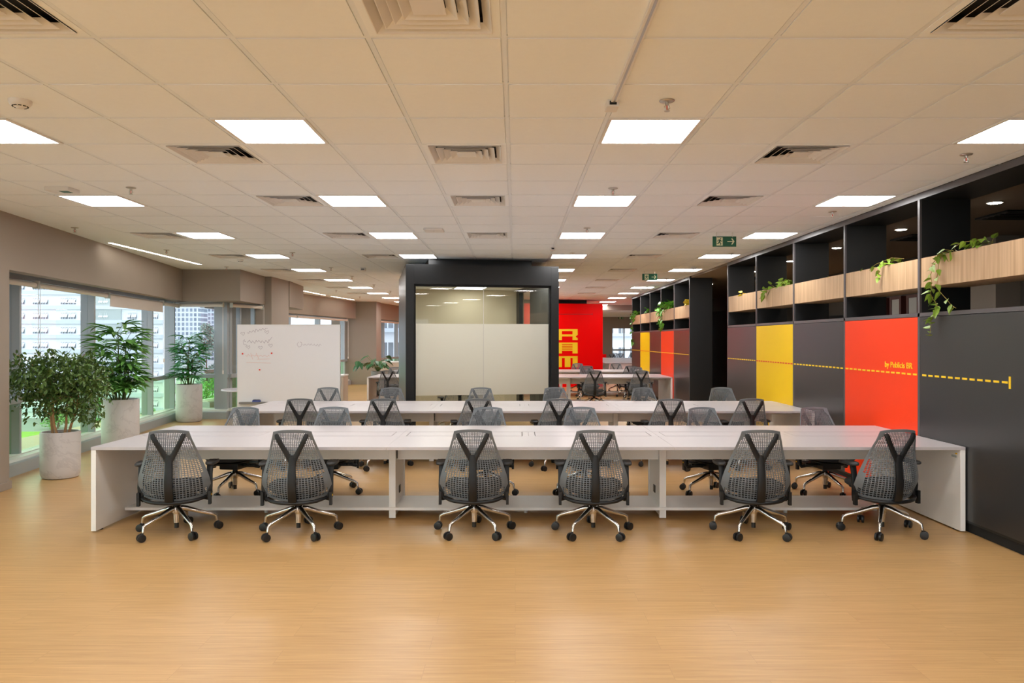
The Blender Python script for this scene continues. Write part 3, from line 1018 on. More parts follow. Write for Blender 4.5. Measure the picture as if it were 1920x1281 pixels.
for i, j in VENTS:
    x, y = gx(i) + CELL / 2, gy(j) + CELL / 2
    if in_plan(x, y, rp, RW, RD, 0.3) or in_plan(x, y, qp, QW, QD, 0.3):
        continue
    cn = {-8: 'window side', -4: 'left', -1: 'centre', 3: 'right'}[i]
    lb = f'white four-way ceiling air vent, {cn} column, {ORD[VR.index(j)]} row from the photographer'
    if first:
        av.location = (x, y, CEIL)
        av['label'] = lb
        first = False
    else:
        dup(av, (x, y, CEIL), 0, lb)

# ---- sprinklers
sp = thing('sprinkler', '', 'sprinkler', (0, 0, 0), 'ceiling sprinklers')
MB().lathe([(0.045, -0.003), (0.04, -0.008), (0.014, -0.012)], 20).build('escutcheon', M['steel'], sp, smooth=40)
m = MB().lathe([(0.011, -0.03), (0.011, -0.010)], 12)
m.tube([(-0.011, 0, -0.03), (-0.016, 0, -0.045), (0, 0, -0.06)], 0.0035, 6).tube([(0.011, 0, -0.03), (0.016, 0, -0.045), (0, 0, -0.06)], 0.0035, 6)
m.build('body', M['steel'], sp, smooth=40)
MB().lathe([(0.017, -0.063), (0.017, -0.060)], 12).build('deflector', M['steel'], sp)
MB().tube([(0, 0, -0.03), (0, 0, -0.058)], 0.003, 6).build('glass_bulb', M['magnet'], sp)
seal(sp)
SPR = [(0.88, 4.36), (3.37, 5.62), (-3.50, 6.85), (0.895, 6.88), (3.43, 8.13), (-5.44, 9.29), (0.89, 9.32), (-5.38, 11.6), (-3.54, 11.95),
       (0.91, 12.0), (3.46, 12.05), (-5.49, 14.3), (-3.54, 14.45), (3.45, 14.6), (-3.56, 16.4), (3.44, 17.1), (-3.55, 18.9), (-3.55, 21.4), (-5.0, 21.0), (-5.0, 24.2), (3.44, 19.6)]
NEARS = ['above the front right light panel, nearest the photographer', 'above the storage wall at the right edge', 'beside the second row left light panel',
         'above the second row centre right light panel', 'beside the far right light panel of the second row', 'near the window soffit, closest to the left pier',
         'above the third row centre right light panel', 'beside the slim window strip light', 'above the fourth row left light panels', 'above the fourth row centre right light',
         'above the far right fourth row light', 'near the angled soffit corner by the windows', 'above the fifth row left light panels', 'over the right storage walls gap',
         'above the sixth row left light panels', 'beside the farther storage wall top, nearer one', 'above the seventh row left lights', 'above the eighth row left lights',
         'by the far strip lights, nearer one', 'by the far strip lights, farther one', 'beside the farther storage wall top, farther one']
for n, ((x, y), d) in enumerate(zip(SPR, NEARS)):
    lb = 'small metal ceiling sprinkler ' + d
    if n == 0:
        sp.location = (x, y, CEIL)
        sp['label'] = lb
    else:
        dup(sp, (x, y, CEIL), 0, lb)

# ---- smoke detectors, access point, sensors, boxes
def detector(x, y, lb, r=0.06):
    o = thing('smoke_detector', lb, 'smoke detector', (x, y, CEIL))
    MB().lathe([(r * 1.02, 0.0), (r, -0.016), (r * 0.82, -0.03), (r * 0.45, -0.04)], 28, (x, y, CEIL)).build('housing', M['white_metal'], o, smooth=40)
    v = MB()
    for k in range(10):
        a = 2 * PI * k / 10
        v.tube([(x + r * .66 * math.cos(a), y + r * .66 * math.sin(a), CEIL - 0.0355), (x + r * .66 * math.cos(a + .42), y + r * .66 * math.sin(a + .42), CEIL - 0.0355)], 0.0035, 5)
    v.build('vent_slots', M['duct'], o)
    MB().lathe([(r * 0.42, -0.04), (r * 0.3, -0.046)], 20, (x, y, CEIL)).build('sensor_cap', M['white_metal'], o)
detector(-2.87, 4.36, 'round white smoke detector on the ceiling at upper left')
detector(3.40, 14.3, 'round smoke detector beside the gap between the two storage walls', 0.055)
detector(3.45, 20.6, 'small round smoke detector above the farther storage wall', 0.05)
detector(-4.75, 13.0, 'flat round smoke detector by the window strip light', 0.05)
o = thing('access_point', 'flat white rounded wireless access point on the ceiling before the meeting room', 'access point', (-1.02, 9.45, CEIL))
MB().box(-1.14, -0.90, 9.33, 9.57, CEIL - 0.028, CEIL).build('housing', M['white_metal'], o, bevel=0.02, smooth=40, seg=3)
MB().box(-1.03, -1.01, 9.40, 9.42, CEIL - 0.0295, CEIL - 0.0275).build('indicator', M['steel'], o)
o = thing('motion_sensor', 'small white wedge sensor on the ceiling left of the meeting room', 'sensor', (-2.93, 14.5, CEIL))
MB().box(-2.98, -2.88, 14.45, 14.55, CEIL - 0.06, CEIL).build('housing', M['white_metal'], o, bevel=0.012)
MB().box(-2.96, -2.90, 14.445, 14.452, CEIL - 0.05, CEIL - 0.02).build('lens', M['pot_grey'], o)
for (x, y, lb) in ((0.565, 4.40, 'small grey junction box at the end of the ceiling conduit, nearer one'), (0.565, 11.35, 'tiny grey junction box on the ceiling line before the meeting room')):
    o = thing('junction_box', lb, 'junction box', (x, y, CEIL), 'ceiling junction boxes')
    MB().box(x - 0.036, x + 0.036, y - 0.06, y + 0.06, CEIL - 0.04, CEIL).build('housing', M['white_metal'], o, bevel=0.006)
    MB().box(x - 0.02, x + 0.02, y - 0.068, y - 0.06, CEIL - 0.03, CEIL - 0.01).build('socket', M['duct'], o)
o = thing('cable_conduit', 'slim white cable conduit along the ceiling grid at top right of centre', 'conduit', (0.57, 3.4, CEIL))
MB().box(0.552, 0.588, 1.6, 4.34, CEIL - 0.018, CEIL - 0.001).build('channel', M['white_metal'], o, bevel=0.003)
MB().box(0.564, 0.576, 1.6, 4.34, CEIL - 0.0195, CEIL - 0.0182).build('slot', M['steel'], o)
o = thing('emergency_light', 'small white emergency light box with green mark on the left ceiling', 'emergency light', (-4.15, 6.9, CEIL))
MB().box(-4.26, -4.04, 6.80, 6.98, CEIL - 0.035, CEIL).build('housing', M['white_metal'], o, bevel=0.006)
MB().box(-4.15, -4.07, 6.84, 6.92, CEIL - 0.0375, CEIL - 0.035).build('green_mark', M['sign_green'], o)

# ---- slim strip lights by the windows
def strip(x0, y0, x1, y1, lb, w=0.055):
    o = thing('strip_light', lb, 'strip light', (x0, y0, CEIL), 'window strip lights')
    MB().slab((x0, y0), (x1, y1), -w / 2 - 0.012, w / 2 + 0.012, CEIL - 0.004, CEIL - 0.0005).build('trim', M['white_metal'], o)
    MB().slab((x0, y0), (x1, y1), -w / 2, w / 2, CEIL - 0.006, CEIL - 0.003).build('diffuser', M['strip'], o)
strip(-5.79, 10.75, -5.80, 13.85, 'slim lit strip light in the ceiling beside the left window soffit')
strip(-6.02, 21.3, -5.92, 23.4, 'slim lit strip light by the farther window soffit, nearer one')
strip(-5.86, 24.0, -5.62, 26.2, 'slim lit strip light by the farther window soffit, farther one')

# ---- exit signs
def exit_sign(x, y, lb, w=0.305, hgt=0.132, arrow=True):
    zt = 2.965
    o = thing('exit_sign', lb, 'exit sign', (x, y, zt - hgt), 'green exit signs')
    x0, z0 = x - w / 2, zt - hgt
    MB().box(x0, x0 + w, y, y + 0.012, z0, zt).build('panel', M['sign_green'], o, bevel=0.002)
    hk = MB()
    for hx in (x0 + 0.05, x0 + w - 0.05):
        hk.tube([(hx, y + 0.006, zt - 0.002), (hx, y + 0.006, CEIL)], 0.003, 6)
        hk.box(hx - 0.006, hx + 0.006, y - 0.001, y + 0.013, zt - 0.01, zt + 0.004)
    hk.build('hanger', M['steel'], o)
    yf = y - 0.0025
    def flat(m, pts):
        n = len(pts)
        P = [(x0 + a * w, z0 + c * hgt) for a, c in pts]
        m.add([(a, yf, c) for a, c in P] + [(a, y, c) for a, c in P],
              [tuple(range(n)), tuple(reversed(range(n, 2 * n)))] + [((i + 1) % n, i, n + i, n + (i + 1) % n) for i in range(n)])
        return m
    dp = MB()
    flat(dp, [(0.16, 0.1), (0.42, 0.1), (0.42, 0.9), (0.16, 0.9)])
    d = dp.build('door_pictogram', M['sign_pale'], o)
    yf = y - 0.0045
    fg = MB()
    ring = [(0.335 + 0.022 * math.cos(k * PI / 6), 0.78 + 0.055 * math.sin(k * PI / 6)) for k in range(12)]
    flat(fg, ring)
    flat(fg, [(0.27, 0.70), (0.33, 0.70), (0.315, 0.42), (0.25, 0.42)])
    flat(fg, [(0.25, 0.45), (0.31, 0.45), (0.36, 0.30), (0.345, 0.14), (0.32, 0.14), (0.325, 0.28)])
    flat(fg, [(0.25, 0.46), (0.29, 0.42), (0.24, 0.26), (0.17, 0.26), (0.17, 0.32), (0.22, 0.33)])
    flat(fg, [(0.28, 0.70), (0.22, 0.66), (0.19, 0.50), (0.21, 0.49), (0.24, 0.60), (0.29, 0.63)])
    flat(fg, [(0.32, 0.70), (0.36, 0.56), (0.41, 0.58), (0.41, 0.53), (0.345, 0.50), (0.30, 0.62)])
    fg.build('running_figure', M['sign_green'], o)
    yf = y - 0.0025
    ar = MB()
    flat(ar, [(0.62, 0.46), (0.86, 0.46), (0.86, 0.54), (0.62, 0.54)])
    flat(ar, [(0.78, 0.78), (0.83, 0.80), (0.92, 0.5), (0.86, 0.5)])
    flat(ar, [(0.86, 0.5), (0.92, 0.5), (0.83, 0.20), (0.78, 0.22)])
    ar.build('arrow', M['sign_pale'], o)
exit_sign(2.70, 9.7, 'green exit sign with running figure and arrow, the larger nearer one')
exit_sign(2.72, 15.2, 'green exit sign with running figure and arrow, the smaller farther one')
exit_sign(6.2, 44.0, 'tiny green exit sign above the far window')
# ================================================================== BENCH DESKS
DX0, DX1 = -3.59, 3.81
LEGX = (-1.12, 1.345)
def bench(y0, label, depth=1.60, flaps=True):
    root = thing('bench_desk', label, 'desk', ((DX0 + DX1) / 2, y0 + depth / 2, 0), 'long white bench desks')
    ht, th = 0.724, 0.026
    y1 = y0 + depth
    MB().box(DX0, DX0 + 0.042, y0 + 0.003, y1 - 0.003, 0.012, ht - th).build('side_panel', M['desk_side'], root, bevel=0.002)
    MB().box(DX1 - 0.042, DX1, y0 + 0.003, y1 - 0.003, 0.012, ht - th).build('side_panel', M['desk_side'], root, bevel=0.002)
    xs = [DX0, LEGX[0] + 0.03, LEGX[1], DX1]
    ys = (y0, y0 + 0.72, y0 + 1.045, y1)
    for x0, x1 in zip(xs, xs[1:]):
        MB().box(x0 + 0.0008, x1 - 0.0008, ys[0], ys[1] - 0.002, ht - th, ht).build('worktop', M['desk'], root, bevel=0.002)
        MB().box(x0 + 0.0008, x1 - 0.0008, ys[2] + 0.014, ys[3], ht - th, ht).build('worktop', M['desk'], root, bevel=0.002)
        w = (x1 - x0) / 2
        for k in range(2):
            c = x0 + w * (k + 0.5)
            e0, e1 = x0 + w * k, x0 + w * (k + 1)
            fl = 0.55
            MB().box(e0 + 0.001, c - fl + 0.0, ys[1] - 0.002, ys[2] + 0.0, ht - th, ht).build('fixed_infill', M['desk'], root)
            MB().box(c + fl, e1 - 0.001, ys[1] - 0.002, ys[2] + 0.0, ht - th, ht).build('fixed_infill', M['desk'], root)
            MB().box(c - fl + 0.006, c + fl - 0.006, ys[1] + 0.020, ys[2] - 0.004, ht - th, ht - 0.0005).build('cable_flap', M['desk'], root, bevel=0.002)
    by0, by1 = y0 + 0.58, y0 + 1.02
    MB().box(DX0 + 0.35, DX1 - 0.35, by0, by0 + 0.02, 0.528, 0.698).build('modesty_beam', M['desk_side'], root)
    MB().box(DX0 + 0.35, DX1 - 0.35, by1 - 0.02, by1, 0.528, 0.698).build('modesty_beam', M['desk_side'], root)
    MB().box(DX0 + 0.35, DX1 - 0.35, by0 + 0.02, by1 - 0.02, 0.528, 0.54).build('cable_tray', M['white_metal'], root)
    MB().box(DX0 + 0.042, DX0 + 0.35, by0 + 0.1, by0 + 0.16, 0.62, 0.66).build('end_bracket', M['white_metal'], root)
    MB().box(DX1 - 0.35, DX1 - 0.042, by0 + 0.1, by0 + 0.16, 0.62, 0.66).build('end_bracket', M['white_metal'], root)
    MB().box(DX0 + 0.045, DX1 - 0.35, y0 + 0.47, y0 + 1.0, 0.082, 0.107).build('foot_shelf', M['desk_side'], root, bevel=0.002)
    for x in LEGX:
        lg = MB().box(x - 0.03, x + 0.03, y0 + 0.49, y0 + 0.53, 0.008, ht - th).box(x - 0.03, x + 0.03, y0 + 1.04, y0 + 1.08, 0.008, ht - th)
        lg.box(x - 0.024, x + 0.024, y0 + 0.53, y0 + 1.04, 0.02, ht - th - 0.01)
        l = lg.build('leg', M['desk_side'], root, bevel=0.002)
        sx = 1 if x < 0 else -1
        MB().box(x + sx * 0.0245, x + sx * 0.032, y0 + 0.72, y0 + 0.80, 0.19, 0.26).build('grommet', M['black_plastic'], l, bevel=0.003)
        MB().box(x + 0.031, x + 0.036, y0 + 0.55, y0 + 0.57, 0.54, 0.69).build('bracket_slot', M['duct'], l)
    ft = [(DX0 + 0.02, y0 + 0.12), (DX1 - 0.02, y0 + 0.12), (-2.35, y0 + 0.74), (0.10, y0 + 0.74), (2.55, y0 + 0.74), (DX0 + 0.02, y1 - 0.12), (DX1 - 0.02, y1 - 0.12)]
    for x, y in ft:
        hh = 0.012 if abs(x) > 3 else 0.082
        MB().lathe([(0.018, 0), (0.016, hh)], 12, (x, y, 0)).build('foot', M['white_metal'] if hh > 0.05 else M['black_plastic'], root)
    return root
DY = [6.36, 9.56, 18.2, 21.4]
b1 = bench(DY[0], 'long white bench desk nearest the camera, with six chairs on each side')
b2 = bench(DY[1], 'long white bench desk in the second row, in front of the meeting room')
b3 = bench(DY[2], 'long white bench desk just behind the meeting room')
b4 = bench(DY[3], 'long white bench desk in front of the red room')
# maker tag and barcode sticker under the right end of the nearest desk
MB().box(DX1 - 0.048, DX1 - 0.042, DY[0] + 0.05, DY[0] + 0.07, 0.655, 0.665).build('sticker', M['yellow_dot'], b1)
MB().box(DX1 - 0.045, DX1 - 0.042, DY[0] + 0.06, DY[0] + 0.13, 0.625, 0.643).build('sticker', M['ext_grey'], b1)
# far bench, running away from the camera
fb = thing('bench_desk', 'distant white bench desk running towards the far window', 'desk', (5.2, 33.5, 0), 'long white bench desks')
MB().box(3.5, 6.6, 29.0, 38.0, 0.698, 0.724).build('worktop', M['desk'], fb, bevel=0.003)
MB().box(3.62, 6.5, 29.05, 29.10, 0.01, 0.698).build('side_panel', M['desk_side'], fb)
MB().box(3.62, 6.5, 37.9, 37.95, 0.01, 0.698).build('side_panel', M['desk_side'], fb)
MB().box(5.0, 5.06, 29.1, 37.9, 0.4, 0.698).build('modesty_beam', M['desk_side'], fb)
sc_ = thing('desk_screen', 'low dark red screen on the distant desk', 'screen', (3.9, 38.05, 0.724))
MB().box(3.5, 4.6, 38.01, 38.05, 0.6, 0.90).build('panel', M['red'], sc_, bevel=0.004)

# ================================================================== TASK CHAIRS
HW = [(0.28, 0.262), (0.31, 0.272), (0.35, 0.284), (0.41, 0.289), (0.47, 0.285), (0.53, 0.268), (0.617, 0.238), (0.704, 0.207), (0.79, 0.180), (0.87, 0.156), (0.91, 0.150)]
PR = [(0.30, -0.165), (0.38, -0.20), (0.46, -0.213), (0.56, -0.200), (0.66, -0.190), (0.78, -0.205), (0.90, -0.240)]
def smooth_interp(tab, x):
    return (interp(tab, x - 0.03) + interp(tab, x) * 2 + interp(tab, x + 0.03)) / 4
def back_pt(s, t):
    zb = 0.296 + 0.03 * s * s + 0.045 * max(0, (abs(s) - 0.82) / 0.18) ** 2
    zt = 0.897 - 0.010 * abs(s) ** 3 - 0.006 * s * s
    z = zb + (zt - zb) * t
    x = s * smooth_interp(HW, z)
    wrap = s * s * (0.15 * min(1, max(0, (0.80 - z) / 0.42)) + 0.02)
    return Vector((x, smooth_interp(PR, z) + wrap, z))
NU, NV = 24, 40
def tmap(j):
    """rows get closer together towards the top"""
    q = j / NV
    return 1.28 * q - 0.28 * q * q
def solid_cell(i, j):
    s = abs((i + 0.5) / NU * 2 - 1)
    t = (tmap(j) + tmap(j + 1)) / 2
    z = back_pt(s, t).z
    if i in (0, NU - 1) or j >= NV - 2 or j == 0:
        return True
    if s > 1 - 0.30 * max(0, (t - 0.80) / 0.20) - 1 / NU:
        return True
    if s > 0.86 and 0.40 < z < 0.53:
        return True
    if s > 0.92 and z < 0.60:
        return True
    return False
lat, frm = MB(), MB()
for j in range(NV):
    for i in range(NU):
        s0, s1_ = i / NU * 2 - 1, (i + 1) / NU * 2 - 1
        t0, t1 = tmap(j), tmap(j + 1)
        c = [back_pt(s0, t0), back_pt(s1_, t0), back_pt(s1_, t1), back_pt(s0, t1)]
        if solid_cell(i, j):
            frm.add(c, [(0, 1, 2, 3)])
        else:
            a, b_ = 0.125 + 0.06 * t0, 0.14 + 0.06 * t0
            def bl(u, v):
                return c[0] * (1 - u) * (1 - v) + c[1] * u * (1 - v) + c[2] * u * v + c[3] * (1 - u) * v
            inn = [bl(a, b_), bl(1 - a, b_), bl(1 - a, 1 - b_), bl(a, 1 - b_)]
            lat.add(c + inn, [(0, 1, 5, 4), (1, 2, 6, 5), (2, 3, 7, 6), (3, 0, 4, 7)])

chair = thing('task_chair', '', 'office chair', (0, 0, 0))
lat.build('back_mesh', M['mesh_grey'], chair, merge=True, solid=0.0035)
frm.build('back_frame', M['mesh_grey'], chair, merge=True, solid=0.009, smooth=50)
# Y shaped spine
def ribbon(m, pts, w, th):
    """bar of rounded box section following pts; w along x-ish, th along the bar's depth"""
    P = [Vector(p) for p in pts]
    n = 10
    b = len(m.v)
    for i, p in enumerate(P):
        t = (P[min(i + 1, len(P) - 1)] - P[max(i - 1, 0)]).normalized()
        dep = Vector((0, 1, 0)) - t * t.y
        dep.normalize()
        sd = t.cross(dep)
        ww = w[i] if hasattr(w, '__len__') else w
        for k in range(n):
            a = 2 * PI * k / n
            ca, sa_ = math.cos(a), math.sin(a)
            ca = math.copysign(abs(ca) ** 0.6, ca)
            sa_ = math.copysign(abs(sa_) ** 0.6, sa_)
            m.v.append(tuple(p + sd * (ca * ww / 2) + dep * (sa_ * th / 2)))
    for i in range(len(P) - 1):
        for k in range(n):
            k2 = (k + 1) % n
            m.f.append((b + i * n + k, b + i * n + k2, b + (i + 1) * n + k2, b + (i + 1) * n + k))
    m.f.append(tuple(b + k for k in reversed(range(n))))
    e = b + (len(P) - 1) * n
    m.f.append(tuple(e + k for k in range(n)))
ys_ = MB()
pt = lambda x, z, o=0.030: (x, smooth_interp(PR, z) - o, z)
ribbon(ys_, [(0, -0.10, 0.275), (0, -0.165, 0.283), (0, -0.215, 0.315), pt(0, 0.40), pt(0, 0.48), pt(0, 0.56), pt(0, 0.63), pt(0, 0.69)],
       [0.074, 0.074, 0.074, 0.072, 0.068, 0.064, 0.060, 0.042], 0.030)
for sx in (-1, 1):
    ribbon(ys_, [pt(sx * 0.008, 0.630), pt(sx * 0.022, 0.665), pt(sx * 0.060, 0.735), pt(sx * 0.095, 0.80), pt(sx * 0.114, 0.842, 0.024), pt(sx * 0.122, 0.862, 0.008)],
           [0.040, 0.046, 0.042, 0.040, 0.040, 0.030], 0.026)
ys_.build('spine', M['black_plastic'], chair, smooth=50)
# seat cushion
def cushion(m, cx_, cy_, ax, ay, z0, z1, n=36, e=3.2, dish=0.0):
    prof = [(0.90, 0.0), (0.985, 0.25), (1.0, 0.55), (0.97, 0.85), (0.90, 1.0), (0.6, 1.0), (0.25, 1.0), (0.01, 1.0)]
    b = len(m.v)
    for r, h_ in prof:
        for k in range(n):
            a = 2 * PI * k / n
            ca, sa_ = math.cos(a), math.sin(a)
            x = math.copysign(abs(ca) ** (2 / e), ca) * ax * r
            y = math.copysign(abs(sa_) ** (2 / e), sa_) * ay * r
            z = z0 + (z1 - z0) * h_ - dish * (1 - r) * (1 if h_ == 1.0 else 0)
            fr = max(0, (y / ay - 0.55)) ** 2 * 0.09
            m.v.append((cx_ + x, cy_ + y, z - fr))
    for i in range(len(prof) - 1):
        for k in range(n):
            k2 = (k + 1) % n
            m.f.append((b + i * n + k, b + i * n + k2, b + (i + 1) * n + k2, b + (i + 1) * n + k))
    m.f.append(tuple(b + k for k in reversed(range(n))))
    e_ = b + (len(prof) - 1) * n
    m.f.append(tuple(e_ + k for k in range(n)))
    return m
cushion(MB(), 0, 0.055, 0.245, 0.225, 0.375, 0.432, dish=0.012).build('seat', M['seat_fabric'], chair, smooth=50)
cushion(MB(), 0, 0.05, 0.215, 0.195, 0.352, 0.378).build('seat_pan', M['black_plastic'], chair, smooth=50)
rg = MB()
ring_pts = [(0.262 * math.sin(a), -0.01 - 0.195 * math.cos(a), 0.292 + 0.03 * (1 - math.cos(a))) for a in [(-1.25 + 2.5 * k / 16) for k in range(17)]]
ribbon(rg, ring_pts, 0.022, 0.034) if False else rg.tube(ring_pts, [0.013] * 3 + [0.016] * 11 + [0.013] * 3, 8)
rg.build('suspension_ring', M['black_plastic'], chair, smooth=50)
mch = MB()
mch.box(-0.105, 0.105, -0.11, 0.13, 0.268, 0.352)
mch.box(-0.24, 0.24, -0.025, 0.025, 0.285, 0.32)
mch.build('tilt_mechanism', M['black_plastic'], chair, bevel=0.012, smooth=40)
lv = MB().tube([(0.10, 0.07, 0.315), (0.21, 0.075, 0.318), (0.27, 0.075, 0.33)], [0.006, 0.006, 0.011], 8)
lv.build('height_lever', M['black_plastic'], chair, smooth=50)
MB().lathe([(0.014, -0.012), (0.018, 0.0), (0.014, 0.012)], 12, (-0.19, 0.08, 0.317)).build('tilt_knob', M['black_plastic'], chair)
for sx in (-1, 1):
    am = MB()
    ribbon(am, [(sx * 0.20, 0.0, 0.302), (sx * 0.268, -0.01, 0.290), (sx * 0.272, -0.035, 0.31), (sx * 0.274, -0.040, 0.40), (sx * 0.272, -0.03, 0.50), (sx * 0.272, -0.01, 0.575)],
           [0.035, 0.04, 0.045, 0.050, 0.050, 0.055], 0.024)
    am.box(sx * 0.282 - 0.011, sx * 0.282 + 0.011, -0.085, -0.045, 0.25, 0.36)
    arm = am.build('armrest', M['black_plastic'], chair, smooth=50)
    pd = cushion(MB(), sx * 0.280, 0.035, 0.046, 0.125, 0.578, 0.604, 24, 2.6)
    pd.build('arm_pad', M['arm_plastic'], arm, smooth=50)
    if sx > 0:
        MB().box(0.293, 0.296, -0.072, -0.058, 0.325, 0.339).build('tension_tag', M['yellow_dot'], arm)
MB().lathe([(0.026, 0.20), (0.026, 0.262), (0.020, 0.272)], 20).build('gas_lift_collar', M['black_plastic'], chair, smooth=40)
MB().lathe([(0.024, 0.09), (0.026, 0.15), (0.028, 0.215)], 20).build('gas_lift', M['chrome'], chair, smooth=40)
MB().lathe([(0.018, 0.045), (0.018, 0.09)], 16).build('gas_lift_foot', M['caster'], chair)
bs = MB()
CA = [R(90 + 72 * k) for k in range(5)]
bs.lathe([(0.030, 0.165), (0.037, 0.18), (0.037, 0.228), (0.030, 0.235)], 24)
for a in CA:
    ca, sa_ = math.cos(a), math.sin(a)
    bs.tube([(0.02 * ca, 0.02 * sa_, 0.213), (0.07 * ca, 0.07 * sa_, 0.205), (0.18 * ca, 0.18 * sa_, 0.165), (0.28 * ca, 0.28 * sa_, 0.134), (0.31 * ca, 0.31 * sa_, 0.118), (0.318 * ca, 0.318 * sa_, 0.072)],
            [0.021, 0.021, 0.017, 0.0145, 0.0135, 0.010], 12)
bs.build('star_base', M['chrome'], chair, smooth=50)
rnd = random.Random(3)
for n, a in enumerate(CA):
    px, py = 0.318 * math.cos(a), 0.318 * math.sin(a)
    d = a + rnd.uniform(-1.4, 1.4)
    dx, dy = math.cos(d), math.sin(d)
    cm = MB()
    for sgn in (-1, 1):
        o_, w_ = sgn * 0.018, 0.0095
        c0 = Vector((px - dy * o_ + dx * 0.014, py + dx * o_ + dy * 0.014, 0.032))
        ax_ = Vector((-dy, dx, 0))
        cm.tube([c0 - ax_ * w_, c0 - ax_ * w_ * 0.8, c0 + ax_ * w_ * 0.8, c0 + ax_ * w_], [0.026, 0.032, 0.032, 0.026], 20)
    cm.box(px + dx * 0.008 - 0.011, px + dx * 0.008 + 0.011, py + dy * 0.008 - 0.011, py + dy * 0.008 + 0.011, 0.028, 0.07)
    cm.build('caster', M['caster'], chair, smooth=40)
seal(chair)

CH = []     # (x, y, rotation about z, label, group)
def add_row(xs, y, face, rots, desc, group, jit=0.0):
    names = {6: ['leftmost', 'second from left', 'third from left', 'third from right', 'second from right', 'rightmost'],
             3: ['leftmost', 'middle', 'rightmost'], 2: ['left', 'right'], 1: ['only'],
             5: ['leftmost', 'second', 'third', 'fourth', 'rightmost']}[len(xs)]
    for n, x in enumerate(xs):
        r = (PI if face else 0) + R(rots[n % len(rots)])
        CH.append((x, y + rnd.uniform(-jit, jit), r, f'grey mesh task chair, {names[n]} {desc}', group))
def ux(u, Y): return (u - 966) / 1410 * Y
add_row([ux(u, 6.37) for u in (333, 561, 889, 1112, 1412, 1656)], 6.37, False, [9, 3, 0, -1, -2, 7], 'of six with backs to camera at nearest desk', 'near side of the nearest desk', 0.02)
add_row([ux(u, 8.22) for u in (455, 628, 913, 1092, 1323, 1532)], 8.0, True, [-10, 4, -3, 5, 14, 10], 'of six on the far side of nearest desk', 'far side of the nearest desk', 0.03)
add_row([ux(u, 9.37) for u in (557, 716, 891, 1046, 1257, 1408)], 9.6, False, [6, 3, 9, 5, 0, 6], 'of six with backs to camera at second desk', 'near side of the second desk', 0.03)
add_row([ux(u, 11.6) for u in (618, 742, 904, 1045, 1208, 1351)], 11.37, True, [6, 18, 4, 12, 8, -4], 'of six on the far side of second desk', 'far side of the second desk', 0.03)
add_row([ux(u, 18.0) for u in (727, 1115, 1203)], 18.2, False, [0, 2, -2], 'of three at the near side of desk behind meeting room', 'near side of the third desk', 0.03)
add_row([ux(u, 20.2) for u in (744, 1103, 1190)], 20.0, True, [12, 20, -10], 'of three at the far side of desk behind meeting room', 'far side of the third desk', 0.03)
add_row([ux(u, 21.2) for u in (1103, 1181)], 21.4, False, [-10, 8], 'of two at the near side of desk by red room', 'near side of the fourth desk', 0.02)
add_row([ux(u, 23.4) for u in (1083, 1156)], 23.2, True, [0, 6], 'of two at the far side of desk by red room', 'far side of the fourth desk', 0.02)
for n, (u, Y, rz) in enumerate(((1146, 38.9, 0), (1150, 41.6, 150), (1164, 40.2, 175), (1177, 42.4, 100), (1182, 39.0, 95))):
    CH.append((ux(u, Y), Y, R(rz), f'tiny distant task chair, {ORD[n]} from left around the far bench desk', 'chairs around the far bench desk'))
CH.append((*rp(0.95, 1.05), R(20), 'blurred task chair behind the frosted meeting room glass', 'chair inside the meeting room'))
for n, (x, y, r, lb, g) in enumerate(CH):
    if n == 0:
        chair.location = (x, y, 0)
        chair.rotation_euler = (0, 0, r)
        chair['label'], chair['group'] = lb, g
    else:
        c = dup(chair, (x, y, 0), r, lb, g)

# ================================================================== WHITEBOARD, TABLE, CABINETS
wb = thing('whiteboard', 'large mobile whiteboard with faint marker writing left of the meeting room', 'whiteboard', (-3.77, 12.5, 0))
WY = 12.5
bx0, bx1 = ux(445.5, WY), ux(637, WY)
bz0, bz1 = 0.42, CAMZ + 27.5 / 1410 * WY
MB().box(bx0, bx1, WY, WY + 0.03, bz0, bz1).build('panel', M['board'], wb, bevel=0.004)
rim = MB()
for (x0, x1, z0, z1) in ((bx0 - 0.006, bx1 + 0.006, bz1 - 0.004, bz1 + 0.008), (bx0 - 0.006, bx1 + 0.006, bz0 - 0.01, bz0), (bx0 - 0.008, bx0, bz0, bz1), (bx1, bx1 + 0.008, bz0, bz1)):
    rim.box(x0, x1, WY - 0.002, WY + 0.034, z0, z1)
rim.build('rim', M['white_metal'], wb)
for x in (bx0 + 0.15, bx1 - 0.15):
    st = MB().box(x - 0.02, x + 0.02, WY + 0.034, WY + 0.064, 0.06, bz1 - 0.2).box(x - 0.02, x + 0.02, WY - 0.26, WY + 0.34, 0.06, 0.10)
    l = st.build('leg', M['white_metal'], wb, bevel=0.003)
    for yy in (WY - 0.23, WY + 0.31):
        MB().tube([(x - 0.012, yy, 0.03), (x + 0.012, yy, 0.03)], 0.03, 16).build('caster', M['caster'], l, smooth=40)
MB().box(bx0 + 0.05, bx0 + 0.5, WY - 0.09, WY - 0.002, 0.565, 0.60).build('marker_tray', M['pot_grey'], wb, bevel=0.004)
def stroke(m, pts, w=0.006):
    P = [Vector((ux(u, WY), 0, CAMZ - (v - 637) / 1410 * WY)) for u, v in pts]
    for a, b_ in zip(P, P[1:]):
        d = (b_ - a)
        if d.length < 1e-6:
            continue
        nrm = Vector((-d.z, 0, d.x)).normalized() * w / 2
        y0, y1 = WY - 0.0015, WY - 0.0002
        m.add([(a.x + nrm.x, y0, a.z + nrm.z), (b_.x + nrm.x, y0, b_.z + nrm.z), (b_.x - nrm.x, y0, b_.z - nrm.z), (a.x - nrm.x, y0, a.z - nrm.z)], [(0, 3, 2, 1)])
